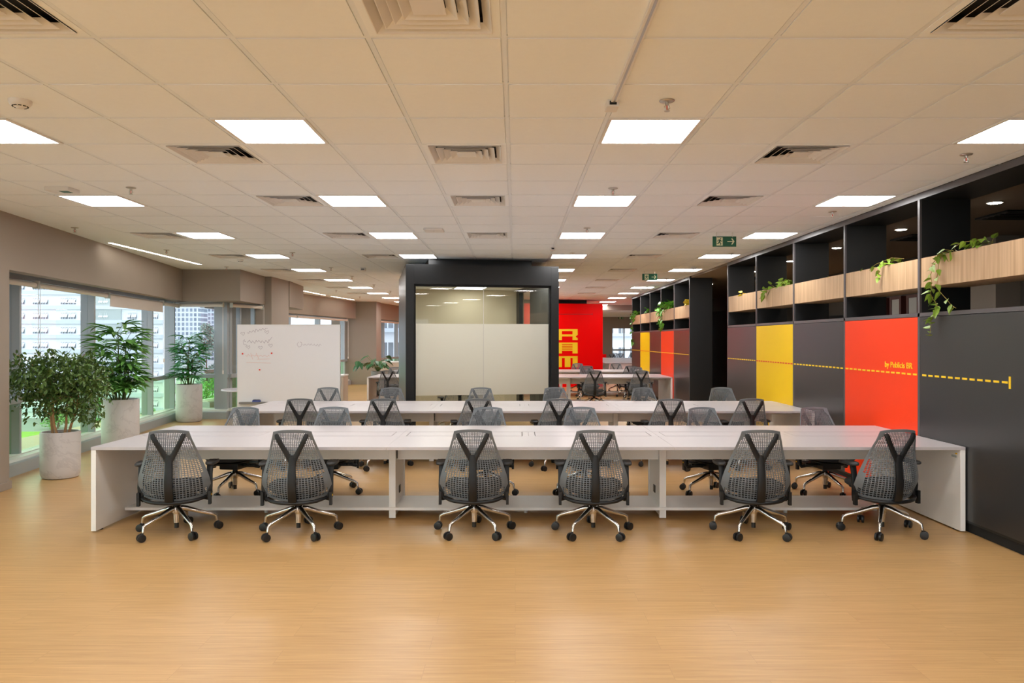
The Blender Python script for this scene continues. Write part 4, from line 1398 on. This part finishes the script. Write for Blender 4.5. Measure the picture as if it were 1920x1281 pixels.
def squiggle(m, u0, v0, u1, v1, amp, n, w=0.006, seed=0):
    q = random.Random(seed)
    pts = []
    for k in range(n * 3 + 1):
        t = k / (n * 3)
        pts.append((u0 + (u1 - u0) * t + q.uniform(-1.1, 1.1), v0 + (v1 - v0) * t + amp * math.sin(k * 2.1) * q.uniform(0.4, 1.2)))
    stroke(m, pts, w)
ik = MB()
squiggle(ik, 464, 624, 501, 616, 3.2, 6, 0.006, 1)
squiggle(ik, 463, 641, 506, 640, 3.6, 7, 0.006, 2)
squiggle(ik, 568, 646, 602, 648, 2.4, 6, 0.004, 3)
stroke(ik, [(459, 636), (456, 640), (457, 646), (463, 647)], 0.005)
stroke(ik, [(458, 639), (461, 641)], 0.009)
stroke(ik, [(506, 638), (510, 632)], 0.006)
stroke(ik, [(560, 641), (557, 646), (560, 651), (565, 649), (566, 643), (562, 641)], 0.005)
for (u, v) in ((455, 628), (500, 625), (465, 653), (488, 654), (507, 650)):
    stroke(ik, [(u, v), (u - 4, v - 3), (u - 2, v - 5), (u, v - 3), (u + 3, v - 5), (u + 4, v - 2), (u, v + 2)], 0.005)
ik.build('marker_writing', M['ink'], wb)
ir = MB()
squiggle(ir, 460, 666, 506, 668, 2.4, 6, 0.005, 5)
stroke(ir, [(470, 662), (474, 674)], 0.006)
stroke(ir, [(480, 662), (486, 674)], 0.006)
stroke(ir, [(462, 680), (508, 681)], 0.005)
stroke(ir, [(482, 674), (506, 673)], 0.005)
ir.build('marker_writing', M['ink_red'], wb)
for n, (u, v) in enumerate(((455, 663.5), (509.5, 662.5), (487, 693.5))):
    x, z = ux(u, WY), CAMZ - (v - 637) / 1410 * WY
    o = thing('magnet', 'small red magnet on the whiteboard, ' + ['left one', 'right one', 'lowest one'][n], 'magnet', (x, WY - 0.004, z), 'red magnets on the whiteboard')
    MB().tube([(x, WY - 0.012, z), (x, WY - 0.0015, z)], 0.013, 12).build('disc', M['magnet'], o)
er = thing('board_eraser', 'blue felt eraser on the whiteboard tray', 'eraser', (ux(482, WY), WY - 0.05, 0.601))
MB().box(ux(476, WY), ux(490, WY), WY - 0.085, WY - 0.02, 0.601, 0.63).build('body', M['blue'], er, bevel=0.005)
MB().box(ux(477, WY), ux(489, WY), WY - 0.08, WY - 0.025, 0.63, 0.64).build('handle', M['black_plastic'], er, bevel=0.004)

rt = thing('round_table', 'round white table half hidden behind the whiteboard', 'table', (-4.67, 13.3, 0))
MB().lathe([(0.47, 0.735), (0.50, 0.742), (0.50, 0.756), (0.495, 0.762)], 48, (-4.67, 13.3, 0)).build('table_top', M['desk'], rt, smooth=40)
MB().lathe([(0.035, 0.02), (0.035, 0.735)], 20, (-4.67, 13.3, 0)).build('pedestal', M['white_metal'], rt, smooth=40)
MB().lathe([(0.26, 0.0), (0.26, 0.012), (0.05, 0.025)], 32, (-4.67, 13.3, 0)).build('foot_plate', M['white_metal'], rt, smooth=40)
def cabinet(x0, x1, y0, y1, h_, lb):
    o = thing('low_cabinet', lb, 'cabinet', ((x0 + x1) / 2, (y0 + y1) / 2, 0))
    MB().box(x0, x1, y0 + 0.02, y1, 0, h_ - 0.03).build('body', M['beige'], o, bevel=0.003)
    MB().box(x0 - 0.01, x1 + 0.01, y0 - 0.01, y1 + 0.01, h_ - 0.03, h_).build('top', M['desk_side'], o, bevel=0.003)
    n = max(1, round((x1 - x0) / 0.5))
    w = (x1 - x0) / n
    for k in range(n):
        d = MB().box(x0 + k * w + 0.004, x0 + (k + 1) * w - 0.004, y0, y0 + 0.02, 0.06, h_ - 0.035).build('door', M['beige'], o, bevel=0.002)
        MB().box(x0 + (k + 1) * w - 0.05, x0 + (k + 1) * w - 0.035, y0 - 0.012, y0, h_ - 0.22, h_ - 0.10).build('handle', M['steel'], d)
cabinet(-4.75, -3.70, 16.2, 16.65, 0.87, 'beige low cabinet peeking out right of the whiteboard')
cabinet(-4.55, -3.2, 25.0, 25.45, 0.90, 'beige low cabinet beyond the plant left of the meeting room')

# ================================================================== ROLLER BLINDS
def blind(p0, p1, lb, drop=0.0, chain=None, r=0.035, z=2.325):
    o = thing('roller_blind', lb, 'roller blind', (p0[0], p0[1], z), 'cream roller blinds')
    d = (Vector(p1) - Vector(p0)).normalized()
    a, c = Vector(p0) + d * 0.03, Vector(p1) - d * 0.03
    MB().tube([(a.x, a.y, z), (c.x, c.y, z)], r, 20).build('roller', M['blind'], o, smooth=40)
    for q in (Vector(p0) + d * 0.012, Vector(p1) - d * 0.012):
        e = d * 0.008
        MB().slab((q.x - e.x, q.y - e.y), (q.x + e.x, q.y + e.y), -0.03, 0.042, z - 0.045, z + 0.055).build('bracket', M['sill'], o)
    if drop:
        MB().slab((a.x, a.y), (c.x, c.y), 0.030, 0.033, z - drop, z).build('fabric', M['blind'], o)
        MB().slab((a.x, a.y), (c.x, c.y), 0.026, 0.037, z - drop - 0.02, z - drop).build('bottom_bar', M['blind'], o)
    if chain:
        e = Vector(p1) - d * 0.006 if chain > 0 else Vector(p0) + d * 0.006
        nx, ny = d.y, -d.x
        zb = abs(chain)
        cm = MB()
        for k in (-0.012, 0.012):
            x, y = e.x + nx * (0.045 + k), e.y + ny * (0.045 + k)
            cm.tube([(x, y, z), (x, y, zb)], 0.0028, 6)
        cm.build('chain', M['blind'], o)
        MB().tube([(e.x + nx * 0.045, e.y + ny * 0.045, zb + 0.02), (e.x + nx * 0.045, e.y + ny * 0.045, zb - 0.05)], 0.014, 10).build('chain_weight', M['blind'], o)
def tb(Y): return (gl(Y)[0] + 0.16, Y)
blind(tb(8.3), tb(9.54), 'rolled up cream blind at the first window beside the left pier', chain=1.15)
blind(tb(9.55), tb(11.79), 'rolled up cream blind above the second window, over the leafy ficus')
blind(tb(11.80), tb(14.38), 'cream blind partly lowered above the palm plant', drop=0.15, chain=1.25)
blind(tb(14.39), tb(15.38), 'short rolled up cream blind at the window corner')
blind((-7.0, 15.42), (-5.97, 15.42), 'rolled up cream blind on the window facing the camera', chain=0.98, z=2.34)
blind((-5.86, 15.5), (-5.55, 16.5), 'short rolled up cream blind beside the dark pier', chain=1.3, z=2.34)
t2 = lambda Y: (g2(Y)[0] + 0.2, Y)
blind(t2(18.2), t2(22.6), 'rolled up cream blind on the farther window behind the whiteboard')
blind(t2(22.62), t2(26.9), 'rolled up cream blind on the farther window right of the whiteboard', chain=1.0)
t3 = lambda Y: (g3(Y)[0] + 0.2, Y)
blind(t3(28.5), t3(32.0), 'rolled up cream blind on the distant window beside the meeting room')
# ================================================================== PLANTS
def basis(dirv, up=Vector((0, 0, 1))):
    d = dirv.normalized()
    s = d.cross(up)
    if s.length < 1e-4:
        s = d.cross(Vector((1, 0, 0)))
    s.normalize()
    return d, s, s.cross(d)
def leaf(m, base, dirv, L, W, fold=0.25, droop=0.2, roll=0.0, shape='oval', seg=4):
    """a folded, drooping blade from base along dirv"""
    d, s, n = basis(dirv)
    if roll:
        q = Matrix.Rotation(roll, 3, d)
        s, n = q @ s, q @ n
    tab = {'oval': [(0, 0.04), (0.2, 0.7), (0.45, 1.0), (0.75, 0.65), (1, 0.0)],
           'heart': [(0, 0.55), (0.12, 0.95), (0.3, 1.0), (0.65, 0.6), (1, 0.0)],
           'blade': [(0, 0.12), (0.15, 0.7), (0.5, 1.0), (0.85, 0.8), (1, 0.1)]}[shape]
    b = len(m.v)
    for k in range(seg + 1):
        t = k / seg
        c = Vector(base) + d * (L * t) - Vector((0, 0, 1)) * (droop * L * t * t)
        w = W / 2 * interp(tab, t)
        m.v += [tuple(c - s * w + n * (w * fold)), tuple(c), tuple(c + s * w + n * (w * fold))]
    for k in range(seg):
        a = b + k * 3
        m.f += [(a, a + 1, a + 4, a + 3), (a + 1, a + 2, a + 5, a + 4)]
def pot(root, x, y, r, h_, m='marble'):
    p = MB().lathe([(r * 0.78, 0.0), (r * 0.90, 0.008), (r * 0.985, 0.05), (r, 0.11), (r, h_ - 0.01), (r - 0.006, h_), (r - 0.022, h_), (r - 0.026, h_ - 0.06)], 48, (x, y, 0))
    p.build('pot', M[m], root, smooth=40)
    MB().lathe([(r - 0.026, h_ - 0.05), (r - 0.03, h_ - 0.035), (r * 0.5, h_ - 0.028), (0.01, h_ - 0.025)], 32, (x, y, 0)).build('soil', M['soil'], root, smooth=60)

# ---- ficus
rnd = random.Random(11)
FXC, FYC, FH = -5.40, 8.93, 0.545
fi = thing('potted_ficus', 'bushy small leaved ficus in a white pot, nearest plant by the windows', 'potted plant', (FXC, FYC, 0))
pot(fi, FXC, FYC, 0.212, FH)
fol = MB()
tips = []
for n, (bx_, by_, tx, ty, tz) in enumerate(((-0.09, 0.0, -0.20, 0.02, 1.18), (-0.02, -0.05, -0.12, -0.03, 1.22), (0.06, 0.0, 0.09, 0.02, 1.20), (0.085, 0.04, 0.22, 0.05, 1.15))):
    P = []
    for k in range(7):
        t = k / 6
        P.append(Vector((FXC + bx_ + (tx - bx_) * t + rnd.uniform(-.012, .012), FYC + by_ + (ty - by_) * t, FH - 0.03 + (tz - FH + 0.03) * t)))
    tk = MB().tube(P, [0.016 - 0.009 * k / 6 for k in range(7)], 8)
    for q in range(11):
        s_ = P[rnd.randint(2, 6)]
        a = rnd.uniform(0, 2 * PI)
        ln = rnd.uniform(0.18, 0.46)
        e = s_ + Vector((math.cos(a) * ln, math.sin(a) * ln * 0.75, rnd.uniform(-0.05, 0.36)))
        mid = (s_ + e) / 2 + Vector((0, 0, 0.05))
        tk.tube([s_, mid, e], [0.005, 0.0035, 0.002], 5)
        tips += [(s_, mid), (mid, e), (mid, e), (e, e + Vector((math.cos(a) * .06, math.sin(a) * .06, -.10)))]
    tk.build('trunk', M['bark'], fi, smooth=50)
# crown envelope
for k in range(330):
    while True:
        v = Vector((rnd.uniform(-1, 1), rnd.uniform(-1, 1), rnd.uniform(-1, 1)))
        if 0.25 < v.length < 1:
            break
    c = Vector((FXC - 0.02 + v.x * 0.56, FYC + v.y * 0.40, 1.26 + v.z * 0.27 - 0.10 * (v.x * v.x)))
    tips.append((c, c + Vector((v.x * 0.1, v.y * 0.1, -0.08))))
for (dx, dz) in ((-0.55, 1.45), (-0.62, 1.34), (-0.50, 1.15), (0.42, 0.98), (0.48, 0.90), (0.45, 1.05), (0.30, 0.80), (0.33, 0.72), (0.36, 0.86), (-0.2, 0.92), (0.5, 1.0), (0.28, 0.76)):
    c = Vector((FXC + dx, FYC + rnd.uniform(-.15, .15), dz))
    tips += [(c, c + Vector((rnd.uniform(-.1, .1), 0, -0.1)))] * 2
for a, b_ in tips:
    for q in range(rnd.randint(7, 11)):
        p = a.lerp(b_, rnd.random()) + Vector((rnd.uniform(-.05, .05), rnd.uniform(-.05, .05), rnd.uniform(-.05, .05)))
        d = Vector((rnd.uniform(-1, 1), rnd.uniform(-1, 1), rnd.uniform(-0.9, 0.15)))
        leaf(fol, p, d, rnd.uniform(0.042, 0.072), rnd.uniform(0.024, 0.038), 0.3, 0.25, rnd.uniform(-.8, .8))
fol.build('foliage', M['leaf_ficus'], fi)

# ---- palms
def palm(x, y, h_pot, r, label, m, canes, seed, name='potted_palm', scale=1.0, pots=True, pm='marble'):
    q = random.Random(seed)
    root = thing(name, label, 'potted plant', (x, y, 0))
    pot(root, x, y, r, h_pot, pm)
    fo, st = MB(), MB()
    for (cx_, cy_, hh, nf, spread, fan, fl) in canes:
        b0 = Vector((x + cx_, y + cy_, h_pot - 0.03))
        top = Vector((x + cx_ * 2.0, y + cy_ * 2.0, h_pot + hh))
        st.tube([b0, b0.lerp(top, 0.5) + Vector((q.uniform(-.015, .015), 0, 0)), top], [0.011, 0.010, 0.007], 7)
        for k in range(nf):
            a = 2 * PI * (k * 0.382 + q.random() * 0.12) + seed
            el = q.uniform(0.05, 1.0)
            pl = spread * q.uniform(0.55, 1.0) * (1.0 - 0.3 * el)
            s0 = b0.lerp(top, 0.55 + 0.45 * (k + 1) / nf)
            d = Vector((math.cos(a), math.sin(a) * 0.85, 0.35 + el))
            d.normalize()
            hub = s0 + d * pl
            st.tube([s0, s0.lerp(hub, 0.5) + Vector((0, 0, 0.02)), hub], [0.004, 0.0035, 0.003], 5)
            hd = Vector((d.x, d.y, d.z * 0.35 - 0.05)).normalized()
            dd, ss, nn = basis(hd)
            for j in range(fan):
                w = (j / (fan - 1) - 0.5) * 2.5
                ld = dd * math.cos(w) + ss * math.sin(w) + nn * q.uniform(-0.05, 0.25)
                leaf(fo, hub, ld, fl * q.uniform(0.75, 1.1) * (1 - 0.12 * abs(w)), fl * q.uniform(0.13, 0.20), 0.35, q.uniform(0.15, 0.5), q.uniform(-.3, .3), 'blade', 5)
    st.build('canes', M['cane'], root, smooth=50)
    fo.build('foliage', M[m], root)
    return root
c2 = [(-0.02, 0.0, 0.98, 9, 0.34, 8, 0.36), (0.03, 0.02, 0.84, 9, 0.36, 8, 0.36), (0.0, -0.02, 0.64, 8, 0.36, 8, 0.35), (-0.05, -0.04, 0.48, 7, 0.34, 8, 0.32),
      (-0.06, 0.02, 0.34, 7, 0.24, 7, 0.24), (0.07, -0.02, 0.40, 9, 0.28, 8, 0.28), (-0.08, -0.03, 0.42, 8, 0.28, 8, 0.28), (0.0, 0.05, 0.30, 9, 0.26, 8, 0.28), (0.02, 0.06, 0.26, 7, 0.2, 7, 0.2), (-0.03, -0.06, 0.22, 6, 0.2, 7, 0.2),
      (0.08, -0.05, 0.14, 8, 0.2, 7, 0.27), (-0.08, -0.05, 0.16, 8, 0.2, 7, 0.27), (0.0, -0.09, 0.12, 8, 0.16, 7, 0.25), (0.05, 0.07, 0.18, 8, 0.22, 7, 0.26)]
palm(ux(226, 11.0), 11.0, 0.765, 0.25, 'tall fan palm in a white pot, middle plant by the windows', 'leaf_palm', c2, 5)
c3 = [(0.0, 0.0, 0.86, 8, 0.28, 6, 0.34), (-0.03, 0.02, 0.62, 8, 0.28, 6, 0.34), (0.04, 0.0, 0.52, 8, 0.28, 6, 0.34),
      (0.0, -0.05, 0.32, 8, 0.22, 6, 0.28), (0.05, 0.04, 0.24, 7, 0.22, 6, 0.26), (-0.05, -0.03, 0.2, 6, 0.2, 6, 0.24), (0.05, -0.06, 0.12, 7, 0.17, 6, 0.24), (-0.06, -0.05, 0.13, 7, 0.17, 6, 0.24)]
palm(ux(354.5, 15.0), 15.0, 0.745, 0.247, 'dark green palm in a veined white pot, farthest plant at the window corner', 'leaf_palm_dark', c3, 8)
c4 = [(0.0, 0.0, 1.15, 8, 0.3, 7, 0.32), (0.05, 0.0, 0.85, 8, 0.3, 7, 0.32), (-0.05, 0.02, 0.55, 7, 0.3, 7, 0.3)]
palm(-5.62, 19.6, 0.60, 0.24, 'fan palm behind the whiteboard, only its leaf tips showing', 'leaf_palm', c4, 21)

# ---- monstera
mo = thing('potted_monstera', 'dark green broad leaved plant in a grey pot left of the meeting room', 'potted plant', (ux(708, 21.6) - 0.05, 24.2 - 0.0, 0))
mx, my, mh = ux(709, 24.2), 24.2, 0.62
mo.location = (mx, my, 0)
pot(mo, mx, my, 0.22, mh, 'pot_grey')
fo, st = MB(), MB()
q = random.Random(4)
for k in range(26):
    a = 2 * PI * k * 0.382
    el = q.uniform(0.05, 0.5)
    ln = q.uniform(0.18, 0.42)
    s0 = Vector((mx, my, mh - 0.03))
    hub = Vector((mx + math.cos(a) * ln * 0.95, my + math.sin(a) * ln, mh + 0.08 + el * 0.85))
    st.tube([s0, s0.lerp(hub, 0.5) + Vector((0, 0, 0.07)), hub], 0.006, 5)
    leaf(fo, hub, Vector((math.cos(a), math.sin(a), -0.35)), q.uniform(0.2, 0.28), q.uniform(0.17, 0.22), 0.2, 0.3, q.uniform(-.4, .4), 'heart', 5)
hub = Vector((mx - 0.62, my - 0.1, mh + 0.24))
st.tube([Vector((mx, my, mh - .03)), Vector((mx - 0.3, my, mh + 0.25)), hub], 0.006, 5)
for k in range(5):
    leaf(fo, hub + Vector((q.uniform(-.08, .08), 0, q.uniform(-.1, .1))), Vector((q.uniform(-.6, .3), -0.4, -0.6)), 0.22, 0.17, 0.2, 0.2, 0, 'heart', 5)
st.build('stalks', M['cane'], mo, smooth=50)
fo.build('foliage', M['leaf_monstera'], mo)

# ---- trailing plants in the planters
def trailing(label, sprigs, vines, m, size, seed, ztop=2.345, name='trailing_plant'):
    """sprigs: (y, n, height) tufts on the soil; vines: lists of points hanging over the front"""
    q = random.Random(seed)
    y0 = sprigs[0][0] if sprigs else vines[0][0][1]
    root = thing(name, label, 'trailing plant', (WX + 0.1, y0, ztop))
    st, fo = MB(), MB()
    for (y, n, hh) in sprigs:
        for k in range(n):
            b0 = Vector((WX + q.uniform(0.06, 0.2), y + q.uniform(-.07, .07), ztop - 0.01))
            e = b0 + Vector((q.uniform(-0.14, 0.04), q.uniform(-.10, .10), hh * q.uniform(0.5, 1.0)))
            mid = b0.lerp(e, 0.5) + Vector((0, 0, hh * 0.25))
            st.tube([b0, mid, e], 0.0022, 5)
            for w in range(2):
                p = e if w == 0 else mid
                leaf(fo, p, Vector((q.uniform(-.9, .1), q.uniform(-1, 1), q.uniform(-.5, .5))), size * q.uniform(.7, 1.1), size * q.uniform(.55, .85), 0.2, 0.2, q.uniform(-.9, .9), 'heart', 4)
    for pts in vines:
        P = [Vector(p) for p in pts]
        fine = []
        for a, b_ in zip(P, P[1:]):
            for k in range(4):
                fine.append(a.lerp(b_, k / 4) + Vector((q.uniform(-.006, .006), q.uniform(-.01, .01), 0)))
        fine.append(P[-1])
        st.tube(fine, 0.0028, 5)
        for k in range(1, len(fine), 1 if len(pts) > 6 else 2):
            dy = q.choice((-1, 1))
            leaf(fo, fine[k], Vector((q.uniform(-.5, -.1), dy * q.uniform(.3, 1), q.uniform(-.9, .3))), size * q.uniform(.75, 1.15), size * q.uniform(.55, .8), 0.2, 0.2, q.uniform(-.8, .8), 'heart', 4)
    st.build('stem', M['stem'], root)
    fo.build('foliage', M[m], root)
    return root
X0 = WX + 0.06
XF = WX - 0.025
def wy(u): return WX * 1410 / (u - 966)
def wz(u, v): return CAMZ - (v - 637) / 1410 * wy(u)
def vine(pts):
    out = [(X0, wy(pts[0][0]), 2.39)]
    for u, v in pts:
        out.append((XF if wz(u, v) < 2.42 else X0 - 0.03, wy(u), wz(u, v)))
    return out
trailing('yellow green vine trailing from the planter nearest the camera, hanging below the oak', [(6.35, 5, 0.16), (6.55, 4, 0.14)],
         [[(X0, 6.62, 2.36), (X0 - 0.03, 6.60, 2.44), (X0 - 0.05, 6.45, 2.47), (X0 - .02, 6.30, 2.46), (X0, 6.24, 2.47)],
          vine([(1766, 475), (1751, 500), (1752, 530), (1750, 552)]) + [(XF, wy(1762), wz(1762, 572)), (XF - .02, wy(1765), wz(1765, 582)), (XF - .02, wy(1756), wz(1756, 600)), (XF - .02, wy(1752), wz(1752, 630))],
          vine([(1768, 478), (1762, 515), (1763, 540), (1785, 570)]) + [(XF - .01, wy(1800), wz(1800, 578))]], 'leaf_pothos', 0.08, 2)
trailing('short yellowing sprigs in the second planter from the camera, over the orange red door', [(8.30, 2, 0.08), (8.05, 3, 0.10), (7.75, 3, 0.14), (7.55, 4, 0.10)],
         [[(X0, 8.3, 2.38), (X0 - .03, 8.0, 2.44), (X0 - .02, 7.7, 2.47), (X0, 7.5, 2.44)], [(X0, 7.8, 2.38), (XF, 7.83, 2.42), (XF, 7.85, 2.33), (XF, 7.86, 2.26)]], 'leaf_pothos', 0.065, 3)
trailing('tiny sprigs barely showing in the third planter of the near storage wall', [(9.3, 3, 0.09)], [], 'leaf_yellow', 0.05, 4)
trailing('leafy green vine spilling over the planter above the yellow door', [(10.6, 6, 0.14), (10.9, 7, 0.18), (11.2, 5, 0.14)],
         [[(X0, 11.45, 2.38), (XF, 11.47, 2.42), (XF, 11.5, 2.33), (XF, 11.42, 2.26)], [(X0, 11.35, 2.38), (XF, 11.33, 2.42), (XF, 11.36, 2.32)]], 'leaf_pothos', 0.11, 5)
trailing('tiny yellow sprigs in the farthest planter of the near storage wall', [(12.6, 5, 0.10)], [], 'leaf_yellow', 0.07, 6)
trailing('bright yellow tuft in the nearest planter of the farther storage wall', [(16.85, 9, 0.22), (16.95, 8, 0.2)], [], 'leaf_yellow', 0.14, 7)
trailing('dense bright green vine hanging down the farther storage wall', [(18.6, 9, 0.24), (19.0, 9, 0.28), (19.5, 10, 0.28), (20.2, 7, 0.2)],
         [[(X0, 19.6, 2.38), (XF, 19.6, 2.43), (XF, 19.65, 2.25), (XF, 19.6, 2.05), (XF - .01, 19.55, 1.92)], [(X0, 19.8, 2.38), (XF, 19.8, 2.43), (XF, 19.85, 2.2), (XF, 19.75, 2.0)],
          [(X0, 19.4, 2.38), (XF, 19.4, 2.43), (XF, 19.4, 2.2), (XF, 19.3, 2.0), (XF, 19.4, 1.9)], [(X0, 20.0, 2.38), (XF, 20.0, 2.43), (XF, 20.0, 2.3)]], 'leaf_bright', 0.15, 8)
trailing('small green sprigs in the fourth planter of the farther storage wall', [(22.0, 7, 0.22)], [], 'leaf_bright', 0.13, 9)
trailing('green vine trailing at the far end of the farther storage wall', [(24.0, 6, 0.2), (24.2, 6, 0.2)],
         [[(X0, 24.3, 2.38), (XF, 24.3, 2.43), (XF, 24.35, 2.2), (XF, 24.3, 1.95), (XF, 24.35, 1.7), (XF, 24.2, 1.5)], [(X0, 24.45, 2.38), (XF, 24.45, 2.43), (XF, 24.5, 2.1), (XF, 24.45, 1.8)],
          [(X0, 23.95, 2.38), (XF, 23.95, 2.43), (XF, 24.0, 2.25)]], 'leaf_bright', 0.14, 10)

# ================================================================== OUTSIDE THE WINDOWS
# ---- white apartment block across the street
AY = 150.0
ab = thing('apartment_building', 'white apartment building with rows of small windows outside the left windows', 'building', (-89, AY + 9, -14))
MB().box(-112, -70.3, AY, AY + 3, -14, 26).build('wall', M['ext_white'], ab)
mg = MB().box(-84.5, -78.5, AY - 0.3, AY, -14, 26)
mg.build('pier', M['ext_grey'], ab)
rows = [637 - (637 - 565) + 27.4 * k for k in range(-4, 9)]
wx = [(35, 47), (62, 76), (77.5, 91), (114, 128), (129.5, 143), (176, 181), (186, 194), (195.5, 204), (239, 246), (247.5, 257), (288, 297)]
proto_w = None
proto_p = None
for k, v in enumerate(rows):
    z = CAMZ - (v - 637) / 1410 * AY
    MB().box(-112.3, -70.1, AY - 0.45, AY, z - 1.6, z - 0.85).build('ledge', M['ext_band'], ab)
    for (u0, u1) in wx:
        x0, x1 = ux(u0, AY), ux(u1, AY)
        if proto_w is None:
            proto_w = MB().box(-0.5, 0.5, -0.06, 0.05, -0.58, 0.58).build('window', M['ext_window'], ab)
            bm_ = MB()
            for s_ in (-0.5, -0.17, 0.16, 0.49):
                bm_.box(s_ - 0.02, s_ + 0.02, -0.35 if abs(s_) < .4 else -0.1, -0.05, -0.58, 0.58)
            for s_ in (-0.34, 0.0, 0.33):
                bm_.add([(s_ - 0.14, -0.06, 0.5), (s_ + 0.14, -0.06, 0.5), (s_ + 0.14, -0.5, -0.3), (s_ - 0.14, -0.5, -0.3)], [(0, 1, 2, 3)])
            proto_p = bm_.build('awning_sash', M['ext_white'], proto_w)
            for o in (proto_w, proto_p):
                for vv in o.data.vertices:
                    vv.co += world_loc(ab)
            o = proto_w
        else:
            o = proto_w.copy()
            COL.objects.link(o)
            pp = proto_p.copy()
            COL.objects.link(pp)
            pp.parent = o
        o.location = Vector(((x0 + x1) / 2, AY, z)) - world_loc(ab)
        o.scale = (x1 - x0, 1, 1)
# ---- towers far away
for n, (u0, u1, vt, Y) in enumerate(((322, 372, 571, 480), (374, 404, 574, 560), (306, 330, 590, 520))):
    x0, x1 = ux(u0, Y), ux(u1, Y)
    zt = CAMZ - (vt - 637) / 1410 * Y
    o = thing('tower_block', 'distant pale tower block outside the window facing the camera, ' + ['middle and widest', 'right one', 'left one'][n], 'building', ((x0 + x1) / 2, Y, -14), 'distant tower blocks')
    bb = MB().box(-(x1 - x0) / 2, (x1 - x0) / 2, 0, 14, 0, zt + 14)
    off = world_loc(o)
    bb.v = [tuple(Vector(p) + off) for p in bb.v]
    bb.build('wall', M['tower'], o)
    MB().box(x0 + 3, x1 - 3, Y + 3, Y + 10, zt, zt + 3).build('roof_house', M['ext_grey'], o)
# ---- nearer white blocks seen past the whiteboard and meeting room, and through the far window
def block(x0, x1, y0, y1, zt, lb, cols, rows_, wwd, wht, m='ext_white'):
    o = thing('neighbour_building', lb, 'building', ((x0 + x1) / 2, (y0 + y1) / 2, -14))
    MB().box(x0, x1, y0, y1, -14, zt).build('wall', M[m], o)
    for z in rows_:
        MB().box(x0 - 0.2, x1 + 0.2, y0 - 0.6, y0, z - wht / 2 - 0.35, z - wht / 2 - 0.05).build('ledge', M['ext_band'], o)
        for x in cols:
            w = MB().box(x - wwd / 2, x + wwd / 2, y0 - 0.05, y0 + 0.05, z - wht / 2, z + wht / 2).build('window', M['ext_window'], o)
            MB().box(x - 0.04, x + 0.04, y0 - 0.09, y0 - 0.05, z - wht / 2, z + wht / 2).build('window_bar', M['ext_white'], w)
block(-21, -13.4, 58, 68, 12, 'plain white building outside the window behind the whiteboard', (-19.5, -14.2), (-4.5, -1, 5.5), 1.2, 1.4)
block(-12.6, -7.6, 62, 72, 12, 'white building with balcony bands outside the window left of the meeting room', (-11.6, -10.5, -9.4, -8.3), (-2.2, 0.6, 3.4), 0.9, 1.6)
block(8.5, 18, 84, 94, 14, 'white building with small windows outside the far window', (10.6, 11.9, 13.2), (-2.5, 0.2, 2.9, 5.6), 0.7, 1.1)
# ---- greenery
GZ = -14.0
gs = MB()
gs.box(-108, -62, 98, 127, GZ, GZ + 0.1)
struct(gs.build('ground_lawn', M['grass']))
def tree(u, Y, vtop, wpx, lb, m, seed, n=900, crown=0.7):
    q = random.Random(seed)
    x, y, zb = ux(u, Y), Y, GZ
    h_ = CAMZ - (vtop - 637) / 1410 * Y - zb
    r = wpx / 2 / 1410 * Y
    ls = 4.5 / 1410 * Y
    o = thing('tree', lb, 'tree', (x, y, zb))
    MB().tube([(x, y, zb), (x + 0.2, y, zb + h_ * 0.4), (x, y, zb + h_ * 0.75)], [r * 0.07, r * 0.05, r * 0.02], 8).build('trunk', M['tree_bark'], o, smooth=50)
    f = MB()
    cl = []
    for k in range(22):
        a, e, rr = q.uniform(0, 2 * PI), q.uniform(-1, 1), math.sqrt(q.random())
        w = r * 0.72 * rr * math.sqrt(max(0.1, 1 - 0.8 * max(0, e) ** 2))
        cl.append((Vector((x + math.cos(a) * w, y + math.sin(a) * w, zb + h_ * (1 - crown / 2) + e * h_ * crown * 0.38)), r * q.uniform(0.25, 0.42)))
    for k in range(n):
        c, cr = q.choice(cl)
        v = Vector((q.gauss(0, 1), q.gauss(0, 1), q.gauss(0, 1))).normalized() * cr * q.uniform(0.5, 1.0)
        leaf(f, c + v, Vector((q.uniform(-1, 1), q.uniform(-1, 1), q.uniform(-1, .4))), ls * q.uniform(.6, 1.2), ls * 0.7, 0.2, 0.1, q.uniform(-1, 1), 'oval', 2)
    f.build('foliage', M[m], o)
    return o
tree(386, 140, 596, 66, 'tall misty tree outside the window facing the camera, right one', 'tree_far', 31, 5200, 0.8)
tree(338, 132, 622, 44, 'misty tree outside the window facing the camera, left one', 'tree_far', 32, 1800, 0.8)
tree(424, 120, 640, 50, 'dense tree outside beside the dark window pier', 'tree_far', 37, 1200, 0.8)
tree(398, 95, 690, 60, 'green tree low outside the window facing the camera', 'tree_near', 33, 1800, 0.9)
tree(348, 100, 704, 56, 'green tree outside behind the farthest potted palm', 'tree_near', 34, 1800, 0.9)
tree(183, 128, 742, 40, 'round green tree outside between the ficus and the tall palm', 'tree_near', 35, 900, 0.9)
tree(108, 132, 770, 60, 'low green tree outside behind the leafy ficus', 'tree_near', 36, 900, 0.9)
tree(276, 136, 756, 34, 'small green street tree outside right of the tall palm', 'tree_near', 38, 700, 0.9)
